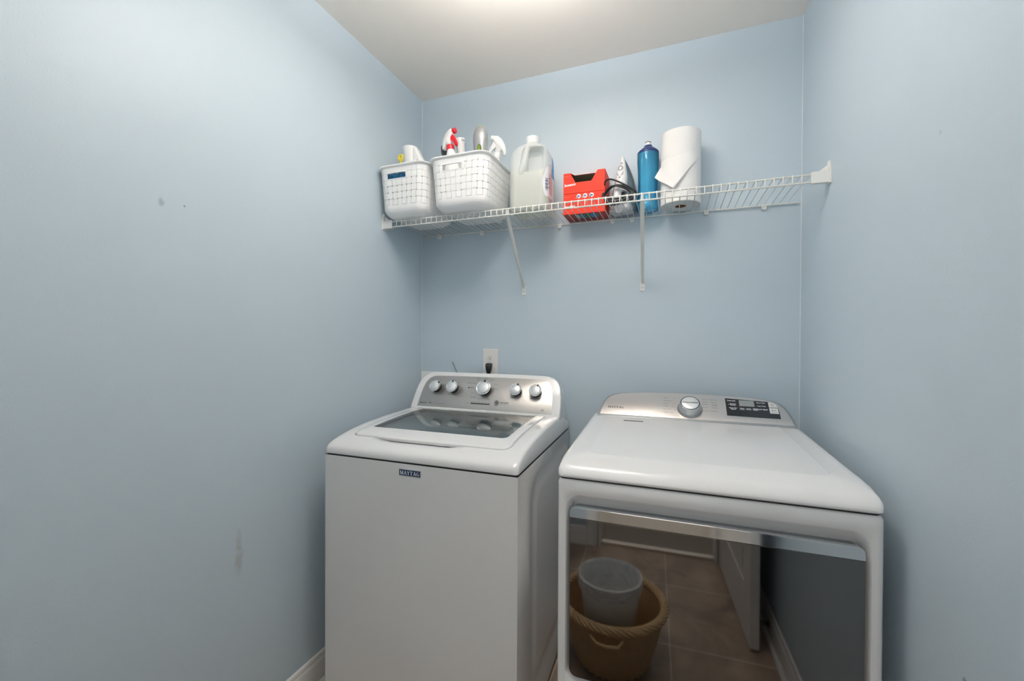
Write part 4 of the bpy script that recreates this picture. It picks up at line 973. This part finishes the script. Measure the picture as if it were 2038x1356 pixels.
# its cord, wound in loops across the front of the iron
cr = thing('x','x','x'); bpy.data.objects.remove(cr)
pts = []
ctrl = [(-.046,-.050,.092),(-.040,-.058,.118),(-.020,-.060,.122),(.012,-.062,.104),(.045,-.050,.080),(.066,-.030,.060),(.062,-.040,.040),(.034,-.056,.024),(-.004,-.060,.018),(-.036,-.056,.028),(-.042,-.056,.060),(-.022,-.060,.084),(.006,-.064,.092),(.034,-.058,.082),(.058,-.040,.066),
        (.056,-.046,.046),(.030,-.060,.032),(-.006,-.064,.030),(-.034,-.060,.044),(-.040,-.062,.070),(-.014,-.066,.090),(.014,-.068,.084),(.040,-.056,.070),(.050,-.050,.055),(.030,-.064,.040),(.0,-.068,.038),(-.03,-.062,.05),(-.052,-.056,.075)]
def crom(P, n_=6):
    P = [Vector(p) for p in P]; out = []
    for i in range(len(P)-1):
        a, b, c, d = P[max(0,i-1)], P[i], P[i+1], P[min(len(P)-1,i+2)]
        for k in range(n_):
            s = k/n_; out.append(.5*((2*b)+(c-a)*s+(2*a-5*b+4*c-d)*s*s+(3*b-a-3*c+d)*s**3))
    return out+[P[-1]]
ctrl = [(x*1.12+.001, y-.002, z*1.02) for x, y, z in ctrl]
cd = MB().tube(crom(ctrl), .0037, 8).build('cord', CORD, ir, smooth=60)
MB().tube([(-.052,-.056,.078),(-.056,-.054,.070),(-.060,-.052,.055)], [.004,.008,.0095], 10).build('cord_plug', CORD, cd, smooth=60)

# water bottle -----------------------------------------------------------
wb = thing('water_bottle', 'transparent blue sports bottle with a navy cap, left of the paper towel roll', 'water bottle', (1.118,-.058,ZB))
def flute(r, h, th): 
    k = 1 if .03 < h < .20 else 0
    return r*(1-.035*k*abs(sin(th*4)))
def blathe(prof, n=96, sc=1):
    return [[(flute(r,h,2*pi*j/n)*sc*cos(2*pi*j/n), flute(r,h,2*pi*j/n)*sc*sin(2*pi*j/n), h) for j in range(n)] for r, h in prof]
bp = [(.030,.001),(.038,.002),(.0425,.010),(.0425,.025),(.0405,.032),(.0395,.06),(.0385,.10),(.0390,.14),(.0405,.175),(.0420,.200),(.0425,.225),(.0415,.236)]
MB().loft(blathe(bp), True, False).build('bottle_wall', BBLUE, wb, smooth=60)
inner = [(r-.0022, h+.003) for r, h in bp[:-2]]+[(.0400,.234)]
MB().loft(blathe(inner), True, False).build('bottle_lining', BBLUE2, wb, smooth=60)
MB().lathe([(.0418,.233),(.0425,.235),(.0420,.240),(.0370,.246),(.027,.254),(.018,.261),(.0160,.264),(.0155,.268)], 40).build('cap', NAVYC, wb, smooth=40)
MB().lathe([(.0125,.266),(.0125,.272),(.0105,.274),(.0105,.280),(.0085,.282)], 24).build('spout', BINW, wb, smooth=40)
MB().tube([(.0108*cos(a),.0108*sin(a),.2815) for a in [2*pi*k/20 for k in range(20)]], .0011, 6, closed=True).build('spout_ring', BLACK, wb, smooth=60)

# paper towels --------------------------------------------------------------
RC = (1.242,-.088); RR = .0735; RH = .279
pt = thing('paper_towel_roll', 'white paper towel roll with its loose sheet hanging, rightmost thing on the wire shelf', 'paper towel roll', (RC[0],RC[1],ZB))
def ann(z, s): return [[(r*cos(2*pi*j/64), r*sin(2*pi*j/64), zz) for j in range(64)] for r, zz in ((.0205,z),(RR-.002,z),(RR,z+s*.002))]
mb = MB().loft([*ann(0,1), *list(reversed(ann(RH,-1)))], False, False)
mb.build('roll', TOWEL, pt, smooth=40)
MB().loft([ann(-.0003,0)[0], ann(-.0003,0)[1]], False, False).build('roll_end', TOWELE, pt, smooth=0)
MB().loft([[(r*cos(2*pi*j/40), r*sin(2*pi*j/40), z) for j in range(40)] for r, z in ((.0207,-.0006),(.0207,RH+.0006),(.0185,RH+.0006),(.0185,-.0006))]+[[(.0207*cos(2*pi*j/40), .0207*sin(2*pi*j/40), -.0006) for j in range(40)]], False, False).build('cardboard_core', CORE, pt, smooth=40)
# loose sheet: wraps round the front, its corner folded out to the left
def on_roll(x, z, lift):      # a point just off the camera-facing half of the roll
    xc = max(-RR*.999, min(RR*.999, x)); y = -sqrt((RR+lift)**2-xc*xc)
    return Vector((x, y, z))
mb = MB(); NS, NT = 30, 16
rows = []
for i in range(NS+1):
    s = i/NS                                    # 0 at the left silhouette, 1 past the right one
    top = Vector((-.0672+s*(.0672+.0735), .168+.020*s)); bot = Vector((-.026+s*(.026+.0735), .044+.131*s**1.02))
    if s < .0: pass
    row = []
    for j in range(NT+1):
        t_ = j/NT; p = top.lerp(bot, t_)
        if s < .28:                             # the free corner swings out to the left
            k = (1-s/.28); c1 = Vector((-.0955, .110)); q0 = Vector((-.0672,.168)); edge = q0.lerp(c1, t_/.62) if t_ < .62 else c1.lerp(Vector((-.026,.044)), (t_-.62)/.38)
            p = p.lerp(edge, k*k)
        lift = .0010+.0045*t_*(1-s)+.012*max(0, 1-s/.5)*t_**1.3
        row.append(on_roll(p.x, p.y, lift))
    rows.append(row)
mb.loft(rows, False, False, False)
sf = mb.build('loose_sheet', TOWEL, pt, smooth=60); q_ = sf.modifiers.new('solid','SOLIDIFY'); q_.thickness = .0005

# ================================================================ in front of the dryer (seen in its door)
wk = thing('wicker_basket', 'round brown wicker basket on the floor, reflected in the dryer door', 'basket', (1.027,-1.475,0))
def wr_(z): return .124+(.196-.124)*(z/.25)**.75
rows = []; nth = 180; nz = 30
for i in range(nz+1):
    z = .004+.222*i/nz; rows.append([((wr_(z)+.0048*sin(j*2*pi*30/nth+(i % 2)*pi))*cos(2*pi*j/nth), (wr_(z)+.0048*sin(j*2*pi*30/nth+(i % 2)*pi))*sin(2*pi*j/nth), z+.0012*sin(j*.9)) for j in range(nth)])
q_ = MB().loft(rows, True, False).build('woven_wall', WICKER, wk, smooth=80); md = q_.modifiers.new('solid','SOLIDIFY'); md.thickness = .007
mb = MB()
for k in range(6):
    mb.tube([((.199+.011*cos(a*9+k*pi/3))*cos(a), (.199+.011*cos(a*9+k*pi/3))*sin(a), .230+.012*sin(a*9+k*pi/3)) for a in [2*pi*j/160 for j in range(160)]], .0062, 8, closed=True)
mb.build('braided_rim', WICKER, wk, smooth=60)
for sg in (1,-1):
    MB().tube([(-.06,sg*.205,.205),(-.035,sg*.222,.192),(.0,sg*.226,.190),(.04,sg*.222,.194),(.055,sg*.20,.205)], [.005,.006,.006,.006,.005], 8).build('handle', WICKER, wk, smooth=60)
bn = thing('waste_bin', 'round white plastic waste bin standing inside the wicker basket', 'waste bin', (1.020,-1.440,.012))
MB().loft([[(r*cos(2*pi*j/48),r*sin(2*pi*j/48),z) for j in range(48)] for r,z in ((.080,0),(.084,.004),(.116,.325),(.121,.327),(.121,.333),(.113,.333),(.081,.008))], True, True).build('bin_body', BINLIN, bn, smooth=40)
rows = [[((r+.0012*sin(j*5.3))*cos(2*pi*j/60),(r+.0012*sin(j*5.3))*sin(2*pi*j/60),z) for j in range(60)] for r,z in ((.1230,.293),(.1255,.315),(.1245,.335),(.117,.338),(.107,.325),(.090,.18))]
MB().loft(rows, False, False).build('bag_liner', LINER, bn, smooth=60)

# tidy helper properties
for o in bpy.data.objects:
    if '_off' in o: del o['_off']
